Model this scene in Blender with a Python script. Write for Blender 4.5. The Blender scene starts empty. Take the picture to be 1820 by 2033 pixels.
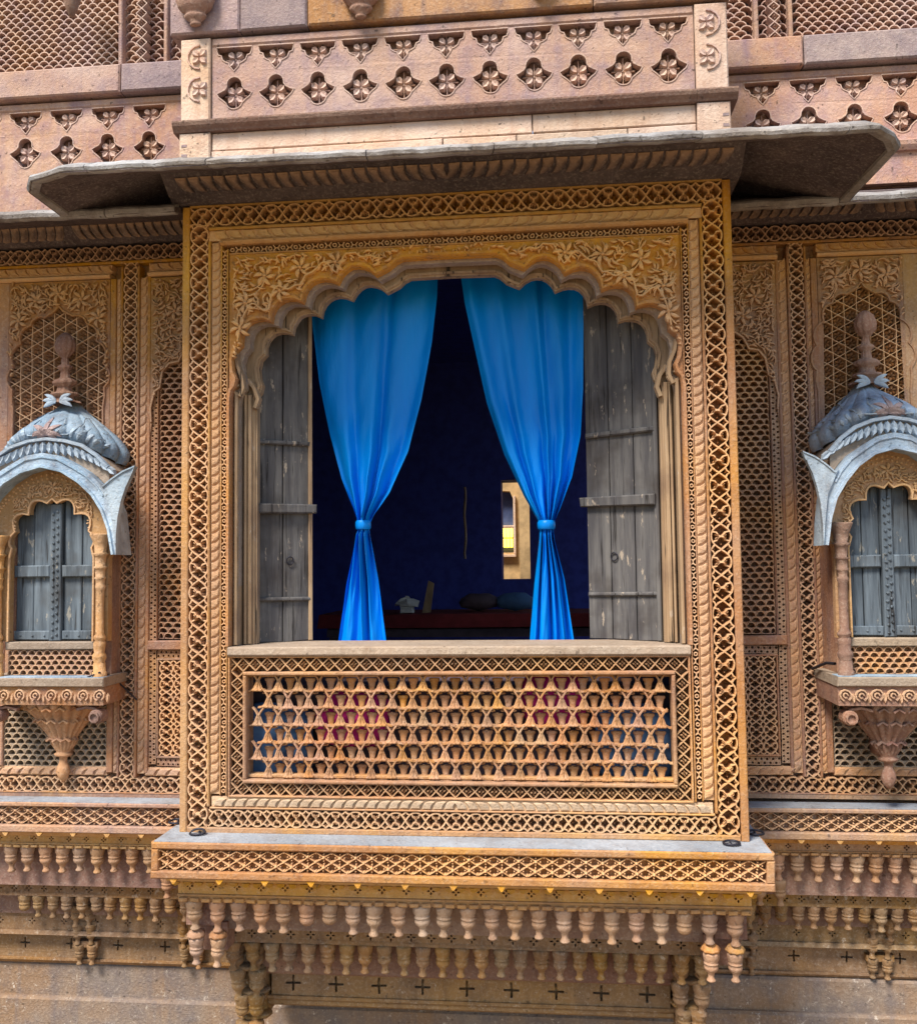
import bpy, math, random
import numpy as np
from mathutils import Matrix, Vector
from mathutils.geometry import tessellate_polygon
PI = math.pi; R = math.radians
scene = bpy.context.scene
col = scene.collection

# ------------------------------------------------------------------ camera
YAW, PIT, ROL = R(-5.60604), R(3.29728), R(-0.69878)
CP = np.array([0.40992, -3.89217, 1.14173])
IW, IH, FP = 1820., 2033., 1820.
_f = np.array([math.sin(YAW)*math.cos(PIT), math.cos(YAW)*math.cos(PIT), math.sin(PIT)])
_r = np.array([math.cos(YAW), -math.sin(YAW), 0.])
_u = np.cross(_r, _f)
_r, _u = math.cos(ROL)*_r + math.sin(ROL)*_u, -math.sin(ROL)*_r + math.cos(ROL)*_u
cam = bpy.data.cameras.new('camera'); cam.lens = 36; cam.sensor_width = 36
cam.sensor_fit = 'HORIZONTAL'; cam.clip_start = .05; cam.clip_end = 300
camo = bpy.data.objects.new('camera', cam); col.objects.link(camo)
camo.matrix_world = Matrix(((_r[0], _u[0], -_f[0], CP[0]), (_r[1], _u[1], -_f[1], CP[1]),
                            (_r[2], _u[2], -_f[2], CP[2]), (0, 0, 0, 1)))
scene.camera = camo
def U(px, py, Y):
    """a measured point of the photograph on the wall plane y = Y -> (x, z)"""
    d = _f*FP + _r*(px-IW/2) - _u*(py-IH/2)
    t = (Y-CP[1])/d[1]; X = CP + t*d
    return float(X[0]), float(X[2])
def UX(px, py, Y): return U(px, py, Y)[0]
def UZ(px, py, Y): return U(px, py, Y)[1]

# ------------------------------------------------------------------ world, sun, exposure
SUN_EL, SUN_AZ = R(52), R(-32)      # azimuth measured from -Y (street side), negative = from the left
w = bpy.data.worlds.new("World"); scene.world = w; w.use_nodes = True
nt = w.node_tree; nt.nodes.clear()
sky = nt.nodes.new('ShaderNodeTexSky'); sky.sky_type = 'NISHITA'; sky.sun_disc = False
sky.sun_elevation = SUN_EL; sky.sun_rotation = R(180)+SUN_AZ
sky.air_density = 1.4; sky.dust_density = .6; sky.ozone_density = 2.0
bg = nt.nodes.new('ShaderNodeBackground'); bg.inputs[1].default_value = .088
wo = nt.nodes.new('ShaderNodeOutputWorld')
nt.links.new(sky.outputs[0], bg.inputs[0]); nt.links.new(bg.outputs[0], wo.inputs[0])
sl = bpy.data.lights.new('sun', 'SUN'); sl.energy = 4.0; sl.angle = R(20); sl.color = (1, .9, .76)
so = bpy.data.objects.new('sun', sl); col.objects.link(so)
sd = Vector((-math.sin(-SUN_AZ)*math.cos(SUN_EL), -math.cos(SUN_AZ)*math.cos(SUN_EL), math.sin(SUN_EL)))
so.rotation_euler = sd.to_track_quat('Z', 'Y').to_euler()
scene.view_settings.view_transform = 'Standard'; scene.view_settings.look = 'None'
scene.view_settings.gamma = 1; scene.view_settings.use_curve_mapping = False
scene.view_settings.exposure = .90
scene.render.engine = 'CYCLES'
scene.cycles.max_bounces = 6; scene.cycles.diffuse_bounces = 4

# ------------------------------------------------------------------ materials
def newmat(name):
    m = bpy.data.materials.new(name); m.use_nodes = True
    t = m.node_tree; t.nodes.clear()
    o = t.nodes.new('ShaderNodeOutputMaterial'); b = t.nodes.new('ShaderNodeBsdfPrincipled')
    t.links.new(b.outputs[0], o.inputs[0]); return m, t, b
def N(t, kind, **k):
    n = t.nodes.new(kind)
    for a, v in k.items():
        if a == 'ins':
            for i, x in v.items(): n.inputs[i].default_value = x
        else: setattr(n, a, v)
    return n
def ramp(t, src, stops):
    r = t.nodes.new('ShaderNodeValToRGB'); e = r.color_ramp.elements
    while len(e) < len(stops): e.new(.5)
    for i, (p, c) in enumerate(stops):
        e[i].position = p; e[i].color = (*c, 1) if len(c) == 3 else c
    t.links.new(src, r.inputs[0]); return r.outputs[0]
def mix(t, a, b, fac, mode='MIX'):
    n = t.nodes.new('ShaderNodeMix'); n.data_type = 'RGBA'; n.blend_type = mode
    for s, v in ((6, a), (7, b), (0, fac)):
        if isinstance(v, (tuple, list)): n.inputs[s].default_value = (*v, 1) if len(v) == 3 else v
        elif isinstance(v, (int, float)): n.inputs[s].default_value = v
        else: t.links.new(v, n.inputs[s])
    return n.outputs[2]
def noise(t, vec, scale, detail=4, rough=.6, sc=None):
    if sc:
        mp = t.nodes.new('ShaderNodeMapping'); mp.inputs['Scale'].default_value = sc
        t.links.new(vec, mp.inputs[0]); vec = mp.outputs[0]
    n = t.nodes.new('ShaderNodeTexNoise'); n.inputs['Scale'].default_value = scale
    n.inputs['Detail'].default_value = detail; n.inputs['Roughness'].default_value = rough
    t.links.new(vec, n.inputs['Vector']); return n.outputs['Fac']
def stone(name, c, pale, stain, honey=None, stain_amt=.5, bump=.85, rough=.85, spec=.25, wear=0, pits=.6, streak=.55, honey_z=None, wearc=(.95, .63, .37), flake=0):
    m, t, b = newmat(name)
    geo = t.nodes.new('ShaderNodeNewGeometry'); pos = geo.outputs['Position']
    big = noise(t, pos, 2.3, 3); mid = noise(t, pos, 9, 5); fine = noise(t, pos, 70, 5, .7)
    base = mix(t, c, pale, ramp(t, big, [(.38, (0, 0, 0)), (.66, (1, 1, 1))]))
    if honey:
        f = ramp(t, noise(t, pos, 1.7, 2), [(.45, (0, 0, 0)), (.68, (.5, .5, .5))])
        base = mix(t, base, honey, f)
        if honey_z:                                   # honey stone towards the eave, with the warm bounce light there painted in
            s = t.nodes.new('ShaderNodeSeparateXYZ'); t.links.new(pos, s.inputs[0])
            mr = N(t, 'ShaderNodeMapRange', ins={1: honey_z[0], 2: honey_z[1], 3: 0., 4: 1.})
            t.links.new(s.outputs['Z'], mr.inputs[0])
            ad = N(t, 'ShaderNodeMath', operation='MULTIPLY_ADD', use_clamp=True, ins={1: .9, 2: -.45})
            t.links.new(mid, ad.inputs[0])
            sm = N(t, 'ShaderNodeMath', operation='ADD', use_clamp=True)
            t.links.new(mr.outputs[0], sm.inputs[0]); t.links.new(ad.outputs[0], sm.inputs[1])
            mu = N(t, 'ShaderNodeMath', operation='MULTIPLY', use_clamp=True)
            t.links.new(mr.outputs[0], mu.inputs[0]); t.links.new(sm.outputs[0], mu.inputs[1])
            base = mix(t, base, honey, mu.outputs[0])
    sf = ramp(t, mid, [(.45, (0, 0, 0)), (.72, (stain_amt,)*3)])
    base = mix(t, base, stain, sf)
    st = ramp(t, noise(t, pos, 5, 4, .65, (3, 3, .35)), [(.5, (0, 0, 0)), (.75, (streak,)*3)])
    base = mix(t, base, stain, st)
    base = mix(t, base, mix(t, base, (.02, .015, .012), .8), ramp(t, noise(t, pos, 42, 2, .5), [(.66, (0, 0, 0)), (.72, (pits,)*3)]))
    base = mix(t, base, (.5, .5, .5), .5, 'OVERLAY') if False else mix(t, base, mix(t, base, (1, .92, .8), .35), ramp(t, fine, [(.5, (0, 0, 0)), (.75, (.5,)*3)]))
    oi = t.nodes.new('ShaderNodeObjectInfo')            # every block has its own tone
    hs = t.nodes.new('ShaderNodeHueSaturation')
    for sock, lo, hi in (('Hue', .493, .506), ('Saturation', .88, 1.14), ('Value', .85, 1.13)):
        mr2 = N(t, 'ShaderNodeMapRange', ins={1: 0., 2: 1., 3: lo, 4: hi})
        fr2 = N(t, 'ShaderNodeMath', operation='FRACT'); mu2 = N(t, 'ShaderNodeMath', operation='MULTIPLY', ins={1: {'Hue': 7.31, 'Saturation': 3.77, 'Value': 1.0}[sock]})
        t.links.new(oi.outputs['Random'], mu2.inputs[0]); t.links.new(mu2.outputs[0], fr2.inputs[0]); t.links.new(fr2.outputs[0], mr2.inputs[0]); t.links.new(mr2.outputs[0], hs.inputs[sock])
    t.links.new(base, hs.inputs['Color']); base = hs.outputs[0]
    if flake: base = mix(t, base, (.62, .56, .50), ramp(t, noise(t, pos, 26, 6, .8), [(.60, (0, 0, 0)), (.66, (flake,)*3)]))
    if wear:                                          # paler tone on the convex edges
        base = mix(t, base, mix(t, base, wearc, .55), ramp(t, geo.outputs['Pointiness'], [(.52, (0, 0, 0)), (.62, (wear,)*3)]))
    t.links.new(base, b.inputs['Base Color'])
    rr = ramp(t, mid, [(.3, (rough-.12,)*3), (.7, (min(1, rough+.08),)*3)])
    t.links.new(rr, b.inputs['Roughness']); b.inputs['Specular IOR Level'].default_value = spec
    h = mix(t, fine, mid, .55)
    bp = N(t, 'ShaderNodeBump', ins={'Strength': bump, 'Distance': .016})
    t.links.new(h, bp.inputs['Height']); t.links.new(bp.outputs[0], b.inputs['Normal'])
    return m
M = {}
def pair(key, *a, **k):
    M[key] = stone(*a, **k)
    k['wear'] = .75; M[key+'_c'] = stone(a[0]+'_carved', *a[1:], **k)      # the carved relief has paler high points
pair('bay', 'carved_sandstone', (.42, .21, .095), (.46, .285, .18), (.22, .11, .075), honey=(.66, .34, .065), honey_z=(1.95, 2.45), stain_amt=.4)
pair('gold', 'honey_sandstone', (.64, .335, .07), (.56, .33, .12), (.34, .15, .045), stain_amt=.35)
pair('grey', 'grey_beige_sandstone', (.30, .245, .20), (.38, .30, .235), (.19, .135, .10), stain_amt=.35)
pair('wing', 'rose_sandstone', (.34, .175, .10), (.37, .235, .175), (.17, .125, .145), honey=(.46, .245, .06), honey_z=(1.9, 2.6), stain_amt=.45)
pair('orange', 'orange_sandstone', (.60, .31, .07), (.54, .31, .12), (.30, .15, .06), stain_amt=.45)
pair('amber', 'amber_sandstone', (.47, .26, .09), (.46, .29, .15), (.28, .15, .07), stain_amt=.45)
pair('low', 'ochre_sandstone', (.27, .155, .065), (.27, .175, .105), (.14, .085, .055), honey=(.36, .195, .055), stain_amt=.6, flake=.45)  # lower courses: brown stone with the shade under the bay painted in
pair('pend', 'pale_pendant_sandstone', (.39, .225, .125), (.46, .32, .235), (.22, .13, .09), stain_amt=.35)
pair('pink', 'pink_sandstone', (.43, .26, .19), (.52, .37, .31), (.23, .165, .235), honey=(.46, .27, .14), stain_amt=.6, pits=.8, streak=.5, wearc=(.74, .60, .54))
pair('cream', 'cream_sandstone', (.62, .46, .34), (.66, .53, .45), (.42, .25, .17), stain_amt=.4, pits=.9)
pair('brown', 'brown_stained_sandstone', (.36, .20, .105), (.44, .27, .17), (.13, .10, .12), stain_amt=.75, pits=.8, streak=.6)
pair('mauve', 'mauve_sandstone', (.29, .22, .235), (.38, .28, .26), (.16, .13, .17), stain_amt=.6, pits=.7, wearc=(.5, .42, .42))
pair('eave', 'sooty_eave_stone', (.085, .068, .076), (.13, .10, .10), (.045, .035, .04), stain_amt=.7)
pair('lip', 'sky_tinted_stone', (.235, .27, .33), (.36, .40, .47), (.16, .14, .14), stain_amt=.6, streak=.2)  # slab tops: bluish sky light painted into the stone colour
pair('nose', 'eave_nosing_stone', (.24, .215, .20), (.40, .41, .44), (.11, .09, .085), stain_amt=.8, streak=.2, pits=.8)
pair('blue', 'blue_grey_weathered_stone', (.19, .29, .42), (.40, .51, .64), (.09, .085, .11), stain_amt=.65, rough=.6, spec=.5, wearc=(.62, .72, .82))
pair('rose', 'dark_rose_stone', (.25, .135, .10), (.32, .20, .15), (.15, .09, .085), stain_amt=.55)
pair('wall', 'plastered_lower_wall', (.28, .19, .125), (.27, .225, .195), (.16, .14, .15), stain_amt=.8, bump=1.0, flake=.8, streak=.7)

def wood(name, c, pale, dark, peel=(.55, .5, .45), pa=.5):
    m, t, b = newmat(name)
    geo = t.nodes.new('ShaderNodeNewGeometry'); pos = geo.outputs['Position']
    g = noise(t, pos, 22, 6, .7, (1, 1, .07)); g2 = noise(t, pos, 3.5, 4)
    base = mix(t, c, pale, ramp(t, g, [(.4, (0, 0, 0)), (.65, (1, 1, 1))]))
    base = mix(t, base, dark, ramp(t, g2, [(.5, (0, 0, 0)), (.7, (.75,)*3)]))
    base = mix(t, base, (.012, .01, .01), ramp(t, noise(t, pos, 60, 3, .6, (1, 1, .05)), [(.6, (0, 0, 0)), (.68, (.85,)*3)]))
    base = mix(t, base, peel, ramp(t, noise(t, pos, 30, 4, .7, (1, 1, .3)), [(.62, (0, 0, 0)), (.67, (pa,)*3)]))
    t.links.new(base, b.inputs['Base Color']); b.inputs['Roughness'].default_value = .75
    b.inputs['Specular IOR Level'].default_value = .3
    bp = N(t, 'ShaderNodeBump', ins={'Strength': .8, 'Distance': .01})
    t.links.new(g, bp.inputs['Height']); t.links.new(bp.outputs[0], b.inputs['Normal']); return m
M['wood'] = wood('weathered_grey_wood', (.070, .068, .075), (.145, .14, .14), (.035, .027, .025), peel=(.42, .35, .28), pa=.7)
M['jamb'] = wood('brown_jamb', (.30, .20, .12), (.42, .30, .19), (.16, .10, .07), pa=.3)
M['bluewood'] = wood('blue_grey_painted_wood', (.065, .085, .11), (.15, .19, .235), (.05, .045, .04), peel=(.5, .45, .36), pa=.4)
def plain(name, c, rough=.8, metal=0, noise_amt=.3, emit=None, spec=.3):
    m, t, b = newmat(name)
    geo = t.nodes.new('ShaderNodeNewGeometry')
    n = noise(t, geo.outputs['Position'], 14, 4)
    t.links.new(mix(t, c, tuple(x*(1-noise_amt) for x in c), ramp(t, n, [(.4, (0, 0, 0)), (.65, (1, 1, 1))])), b.inputs['Base Color'])
    b.inputs['Roughness'].default_value = rough; b.inputs['Metallic'].default_value = metal
    b.inputs['Specular IOR Level'].default_value = spec
    if emit: b.inputs['Emission Color'].default_value = (*emit[0], 1); b.inputs['Emission Strength'].default_value = emit[1]
    return m
M['iron'] = plain('rusty_iron', (.035, .035, .05), .5, .6)
M['room'] = plain('dark_blue_plaster', (.035, .05, .32), .8)
M['roomfloor'] = plain('dull_room_floor', (.10, .07, .09), .8)
M['red'] = plain('dark_red_cloth', (.16, .02, .025), .9)
M['magenta'] = plain('magenta_cloth', (.55, .02, .22), .9)
M['navy'] = plain('blue_grey_cloth', (.07, .15, .32), .9)
M['white'] = plain('white_tin', (.6, .6, .6), .4)
M['sunstone'] = plain('sunlit_far_stone', (.50, .34, .17), .9)
M['farglass'] = plain('far_window_pane', (.07, .10, .22), .2)
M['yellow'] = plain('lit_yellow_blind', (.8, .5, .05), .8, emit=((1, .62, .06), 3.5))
M['ground'] = plain('sandy_street', (.26, .175, .10), .95)
# satin curtain
m, t, b = newmat('blue_satin'); geo = t.nodes.new('ShaderNodeNewGeometry')
n = noise(t, geo.outputs['Position'], 5, 3, .5, (2, 1, .4))
t.links.new(mix(t, (.0, .16, .62), (.0, .30, .95), n), b.inputs['Base Color'])
b.inputs['Roughness'].default_value = .38; b.inputs['Specular IOR Level'].default_value = .2
b.inputs['Sheen Weight'].default_value = .0; b.inputs['Sheen Tint'].default_value = (.3, .6, 1, 1)
bp = N(t, 'ShaderNodeBump', ins={'Strength': .5, 'Distance': .006})
t.links.new(noise(t, geo.outputs['Position'], 45, 3, .6, (1, 1, .25)), bp.inputs['Height']); t.links.new(bp.outputs[0], b.inputs['Normal'])
M['curtain'] = m

# ------------------------------------------------------------------ mesh toolkit
SMALL = {'net', 'scale_screen', 'scale_strip', 'star_screen', 'checker_band', 'pierced_band', 'lattice_border', 'lattice_panel', 'fascia_carving', 'flower_border', 'flower_strip', 'leaf_moulding', 'leaf_row', 'leaf_fringe'}
class MB:
    def __init__(s): s.v = []; s.q = []; s.t = []; s.n = 0
    def add(s, V, Q=(), T=()):
        V = np.asarray(V, float).reshape(-1, 3); s.v.append(V)
        if len(Q): s.q.append(np.asarray(Q, int)+s.n)
        if len(T): s.t.append(np.asarray(T, int)+s.n)
        s.n += len(V); return s
    def arrays(s):
        V = np.concatenate(s.v) if s.v else np.zeros((0, 3))
        Q = np.concatenate(s.q) if s.q else np.zeros((0, 4), int)
        T = np.concatenate(s.t) if s.t else np.zeros((0, 3), int)
        return V, Q, T
    def stamp(s, mot, mats, offs):
        V, Q, T = mot
        for A, o in zip(mats, offs): s.add(V@A.T+o, Q, T)
    def merge(s, o): V, Q, T = o.arrays(); s.add(V, Q, T); return s
    # ---- solids
    def box(s, x0, x1, y0, y1, z0, z1):
        s.add([(x, y, z) for x in (x0, x1) for y in (y0, y1) for z in (z0, z1)],
              [(0, 1, 3, 2), (4, 6, 7, 5), (0, 4, 5, 1), (2, 3, 7, 6), (0, 2, 6, 4), (1, 5, 7, 3)]); return s
    def cbox(s, x0, x1, y0, y1, z0, z1, c=.004):     # front edges chamfered (front = y0)
        P = [(x0, y1, z0), (x1, y1, z0), (x1, y1, z1), (x0, y1, z1),
             (x0, y0+c, z0), (x1, y0+c, z0), (x1, y0+c, z1), (x0, y0+c, z1),
             (x0+c, y0, z0+c), (x1-c, y0, z0+c), (x1-c, y0, z1-c), (x0+c, y0, z1-c)]
        Q = [(0, 1, 2, 3), (8, 11, 10, 9)]
        for i in range(4):
            j = (i+1) % 4; Q += [(i, 4+i, 4+j, j), (4+i, 8+i, 8+j, 4+j)]
        s.add(P, Q); return s
    def extr(s, poly, y0, y1, holes=()):              # plate in the xz plane, front y0, back y1
        loops = [poly]+list(holes)
        tris = tessellate_polygon([[Vector((x, z, 0)) for x, z in lp] for lp in loops])
        flat = [p for lp in loops for p in lp]; n = len(flat)
        V = [(x, y0, z) for x, z in flat]+[(x, y1, z) for x, z in flat]
        T = [tuple(a) for a in tris]+[(c+n, b+n, a+n) for a, b, c in tris]
        Q = []; o = 0
        for lp in loops:
            k = len(lp)
            for i in range(k):
                j = (i+1) % k; Q.append((o+i, o+j, o+j+n, o+i+n))
            o += k
        s.add(V, Q, T); return s
    def prof(s, pr, x0, x1, closed=True):             # profile [(y,z)] swept along x
        k = len(pr); V = [(x0, y, z) for y, z in pr]+[(x1, y, z) for y, z in pr]
        Q = [(i, (i+1) % k, (i+1) % k+k, i+k) for i in range(k if closed else k-1)]
        T = []
        if closed:
            for a, b, c in tessellate_polygon([[Vector((y, z, 0)) for y, z in pr]]): T += [(a, b, c), (c+k, b+k, a+k)]
        s.add(V, Q, T); return s
    def stroke(s, pts, w, h, y0, taper=False):
        p = np.asarray(pts, float); n = len(p)
        d = np.gradient(p, axis=0); d /= np.maximum(np.linalg.norm(d, axis=1), 1e-9)[:, None]
        nr = np.stack([-d[:, 1], d[:, 0]], 1); V = []
        for i in range(n):
            k = 1.
            if taper: k = max(.12, math.sin(PI*(i+.15)/(n-.7))**.6)
            a = p[i]-nr[i]*w*k; b_ = p[i]-nr[i]*w*.66*k; c = p[i]+nr[i]*w*.66*k; e = p[i]+nr[i]*w*k
            V += [(a[0], y0, a[1]), (b_[0], y0-h*k, b_[1]), (c[0], y0-h*k, c[1]), (e[0], y0, e[1])]
        Q = []
        for i in range(n-1):
            o = 4*i
            for j in range(3): Q.append((o+j, o+j+1, o+j+5, o+j+4))
        Q += [(0, 3, 2, 1), (4*n-4, 4*n-3, 4*n-2, 4*n-1)]
        s.add(V, Q); return s
    def dome(s, x, z, r, h, y0, n=6):
        V = []
        for k, (rr, hh) in enumerate(((1, 0), (.75, .7), (.0, 1))):
            if rr: V += [(x+r*rr*math.cos(2*PI*i/n), y0-h*hh, z+r*rr*math.sin(2*PI*i/n)) for i in range(n)]
            else: V.append((x, y0-h, z))
        Q = [(i, (i+1) % n, (i+1) % n+n, i+n) for i in range(n)]
        T = [(n+i, n+(i+1) % n, 2*n) for i in range(n)]
        s.add(V, Q, T); return s
    def petal(s, x, z, a, L, wd, h, y0):              # leaf from (x,z) along angle a
        c, sn = math.cos(a), math.sin(a); V = []
        for u, v, hh in ((0, 0, 0), (.3, .42, .0), (.65, .5, .0), (1, 0, 0), (.65, -.5, .0), (.3, -.42, .0),
                         (.12, 0, .75), (.35, .26, 1), (.65, .3, 1), (.9, 0, .8), (.65, -.3, 1), (.35, -.26, 1), (.5, 0, .7)):
            V.append((x+L*u*c-wd*v*sn, y0-h*hh, z+L*u*sn+wd*v*c))
        Q = [(i, (i+1) % 6, (i+1) % 6+6, i+6) for i in range(6)]
        T = [(6+i, 6+(i+1) % 6, 12) for i in range(6)]
        s.add(V, Q, T); return s
    def lathe(s, pr, x, y, z, n=16, sy=1., flute=None, top=True):
        V = []
        for i, (r, zz) in enumerate(pr):
            for k in range(n):
                a = 2*PI*k/n; rr = r
                if flute and flute[0] <= i <= flute[1]: rr = r*(1-flute[3]*(1-abs(math.cos(a*flute[2]/2))))
                V.append((x+rr*math.cos(a), y+sy*rr*math.sin(a), z+zz))
        Q = []
        for i in range(len(pr)-1):
            for k in range(n):
                k2 = (k+1) % n; Q.append((i*n+k, i*n+k2, (i+1)*n+k2, (i+1)*n+k))
        s.add(V, Q); return s
    def tube(s, P, r, n=8):
        P = [Vector(p) for p in P]; V = []; Q = []
        for i, p in enumerate(P):
            d = (P[min(i+1, len(P)-1)]-P[max(i-1, 0)]).normalized()
            a = d.cross(Vector((.3, .9, .31))).normalized(); b_ = d.cross(a)
            for k in range(n): q = p+(a*math.cos(2*PI*k/n)+b_*math.sin(2*PI*k/n))*r; V.append(tuple(q))
        for i in range(len(P)-1):
            for k in range(n): k2 = (k+1) % n; Q.append((i*n+k, i*n+k2, (i+1)*n+k2, (i+1)*n+k))
        s.add(V, Q); return s
    def carve(s, name, mat, parent=None, smooth=False, wob=.0012):
        V, Q, T = s.arrays()
        if len(Q): n = np.cross(V[Q[:, 2]]-V[Q[:, 0]], V[Q[:, 3]]-V[Q[:, 1]]); k = n[:, 1] > 0; Q[k] = Q[k][:, ::-1]
        if len(T): n = np.cross(V[T[:, 1]]-V[T[:, 0]], V[T[:, 2]]-V[T[:, 0]]); k = n[:, 1] > 0; T[k] = T[k][:, ::-1]
        s.v = [V]; s.q = [Q] if len(Q) else []; s.t = [T] if len(T) else []
        o = s.build(name, mat+'_c', parent, smooth, wob)
        if name in SMALL: o['kind'] = 'stuff'           # pieces too small to pick apart, joined into one part
        return o
    def build(s, name, mat, parent=None, smooth=False, wob=.0012):
        V, Q, T = s.arrays(); me = bpy.data.meshes.new(name)
        if wob:
            a = V.copy()
            V = V + wob*np.stack([np.sin(a[:, 2]*31+a[:, 0]*7)+.6*np.sin(a[:, 2]*83+a[:, 0]*57), .5*np.sin(a[:, 0]*37+a[:, 2]*29),
                                  np.sin(a[:, 0]*29+a[:, 2]*9)+.6*np.sin(a[:, 0]*77+a[:, 2]*63)], 1)
        nl = Q.size+T.size; me.vertices.add(len(V)); me.loops.add(nl); me.polygons.add(len(Q)+len(T))
        me.vertices.foreach_set('co', V.ravel())
        me.loops.foreach_set('vertex_index', np.concatenate([Q.ravel(), T.ravel()]).astype(np.int32))
        st = np.concatenate([np.arange(len(Q))*4, Q.size+np.arange(len(T))*3]).astype(np.int32)
        me.polygons.foreach_set('loop_start', st)
        me.polygons.foreach_set('loop_total', np.concatenate([np.full(len(Q), 4), np.full(len(T), 3)]).astype(np.int32))
        me.polygons.foreach_set('use_smooth', np.full(len(Q)+len(T), smooth))
        me.update(calc_edges=True); me.validate()
        me.materials.append(mat if not isinstance(mat, str) else M[mat])
        o = bpy.data.objects.new(name, me); col.objects.link(o)
        if parent: o.parent = parent
        return o
def fixn(o):                                          # outward normals for closed meshes
    import bmesh
    bm = bmesh.new(); bm.from_mesh(o.data); bmesh.ops.recalc_face_normals(bm, faces=bm.faces); bm.to_mesh(o.data); bm.free(); return o
def thing(name, label, cat, group=None, loc=(0, 0, 0)):
    o = bpy.data.objects.new(name, None); col.objects.link(o); o.empty_display_size = .1
    o['label'] = label; o['category'] = cat
    if group: o['group'] = group
    return o
def tag(o, label, cat, group=None):
    o['label'] = label; o['category'] = cat
    if group: o['group'] = group
    return o
def struct(o): o['kind'] = 'structure'; return o
def stuff(o): o['kind'] = 'stuff'; return o
def share(o, name, parent, dx=0, dy=0, dz=0, s=1.):
    c = bpy.data.objects.new(name, o.data); col.objects.link(c); c.parent = parent
    c.location = (dx, dy, dz); c.scale = (s, s, s) if not isinstance(s, tuple) else s
    return c

# ------------------------------------------------------------------ carved motifs: unit cells (u along, v across), y = height off the ground
def mot(fn):
    b_ = MB(); fn(b_); return b_.arrays()
def arc(cx, cz, r, a0, a1, n=7, ry=None):
    ry = ry or r
    return [(cx+r*math.cos(R(a0+(a1-a0)*i/(n-1))), cz+ry*math.sin(R(a0+(a1-a0)*i/(n-1)))) for i in range(n)]
def knot(p, w, h):
    h *= 2.5
    def f(b_):
        S = lambda pts: b_.stroke([(u*p, v*w) for u, v in pts], .0042, h, 0)
        up = [(0, 0), (.1, .17), (.2, .31), (.32, .42), (.44, .46), (.56, .46), (.68, .42), (.8, .31), (.9, .17), (1, 0)]
        S(up); S([(u, -v) for u, v in up])
        for s1 in (1, -1):
            S([(.0, s1*.5), (.08, s1*.38), (.2, s1*.31)]); S([(1., s1*.5), (.92, s1*.38), (.8, s1*.31)])
            S([(.30, s1*.40), (.36, s1*.2), (.47, s1*.12), (.5, 0)]); S([(.70, s1*.40), (.66, s1*.2), (.54, s1*.12), (.5, 0)])
            b_.petal(.5*p, s1*.06*w, s1*R(60), .26*w, .13*w, h*1.15, 0)
            b_.petal(.5*p, s1*.06*w, s1*R(120), .26*w, .13*w, h*1.15, 0)
            b_.dome(.2*p, s1*.12*w*0, .06*w, h, 0, 5)
            b_.petal(.02*p, s1*.28*w, s1*R(75), .2*w, .1*w, h, 0)
            b_.dome(.0*p, s1*.30*w, .045*w, h, 0, 5)
    return mot(f)
def xflower(p, w, h):
    h *= 2.7
    def f(b_):
        for a, c in (((0, -.5), (1, .5)), ((0, .5), (1, -.5))):
            b_.stroke([(a[0]*p, a[1]*w), (.5*p, 0), (c[0]*p, c[1]*w)], .0035, h, 0)
        for k in range(4): b_.petal(0, 0, R(90*k), .27*w, .13*w, h*1.1, 0)
        b_.dome(.5*p, .36*w, .07*w, h*.7, 0, 5); b_.dome(.5*p, -.36*w, .07*w, h*.7, 0, 5)
    return mot(f)
def dotcross(p, w, h):
    h *= 2.6
    def f(b_):
        for r_ in (-.25, .25):
            b_.stroke([(0, (r_-.25)*w), (p, (r_+.25)*w)], .0028, h*.8, 0); b_.stroke([(0, (r_+.25)*w), (p, (r_-.25)*w)], .0028, h*.8, 0)
            b_.dome(.5*p, r_*w, .1*w, h*1.25, 0, 6)
            for k in range(4): b_.dome(.5*p+.27*p*math.cos(R(90*k)), r_*w+.17*w*math.sin(R(90*k)), .055*w, h, 0, 5)
        b_.dome(0, 0, .085*w, h*1.2, 0, 5); b_.dome(0, .5*w*.9, .07*w, h, 0, 5); b_.dome(0, -.5*w*.9, .07*w, h, 0, 5)
    return mot(f)
def jleaf(p, w, h, flip=1):
    def f(b_):
        L = [(-.02, -.5), (.0, -.3), (.06, -.05), (.2, .2), (.44, .42)]
        Rr = [(u+.84, v) for u, v in L]
        poly = L+[(.9, .5), (1.2, .44)]+Rr[::-1][1:]
        V = []; n = len(poly)
        for k, (sc, hh) in enumerate(((1, 0), (.97, .5), (.72, 1))):
            for u, v in poly: V.append(((.6+(u-.6)*sc)*p, -h*hh*(1 if u > .3 else .75), (v*(sc if k else 1))*w*flip))
        V.append((.55*p, -h, 0)); Q = []; T = []
        for k in range(2):
            for i in range(n): j = (i+1) % n; Q.append((k*n+i, k*n+j, (k+1)*n+j, (k+1)*n+i))
        for i in range(n): T.append((2*n+i, 2*n+(i+1) % n, 3*n))
        b_.add(V, Q, T)
    return mot(f)
def holeband(p, w, h):
    h *= 2.9
    def f(b_):
        b_.stroke(arc(.25*p, 0, .3*w, 0, 360, 9), .0028, h, 0)
        b_.stroke([(.5*p, -.5*w), (.62*p, -.12*w), (.62*p, .12*w), (.5*p, .5*w)], .003, h, 0)
        b_.stroke([(1*p, -.5*w), (.88*p, -.12*w), (.88*p, .12*w), (1*p, .5*w)], .003, h, 0)
        b_.stroke([(.62*p, 0), (.88*p, 0)], .003, h, 0)
    return mot(f)
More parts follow.
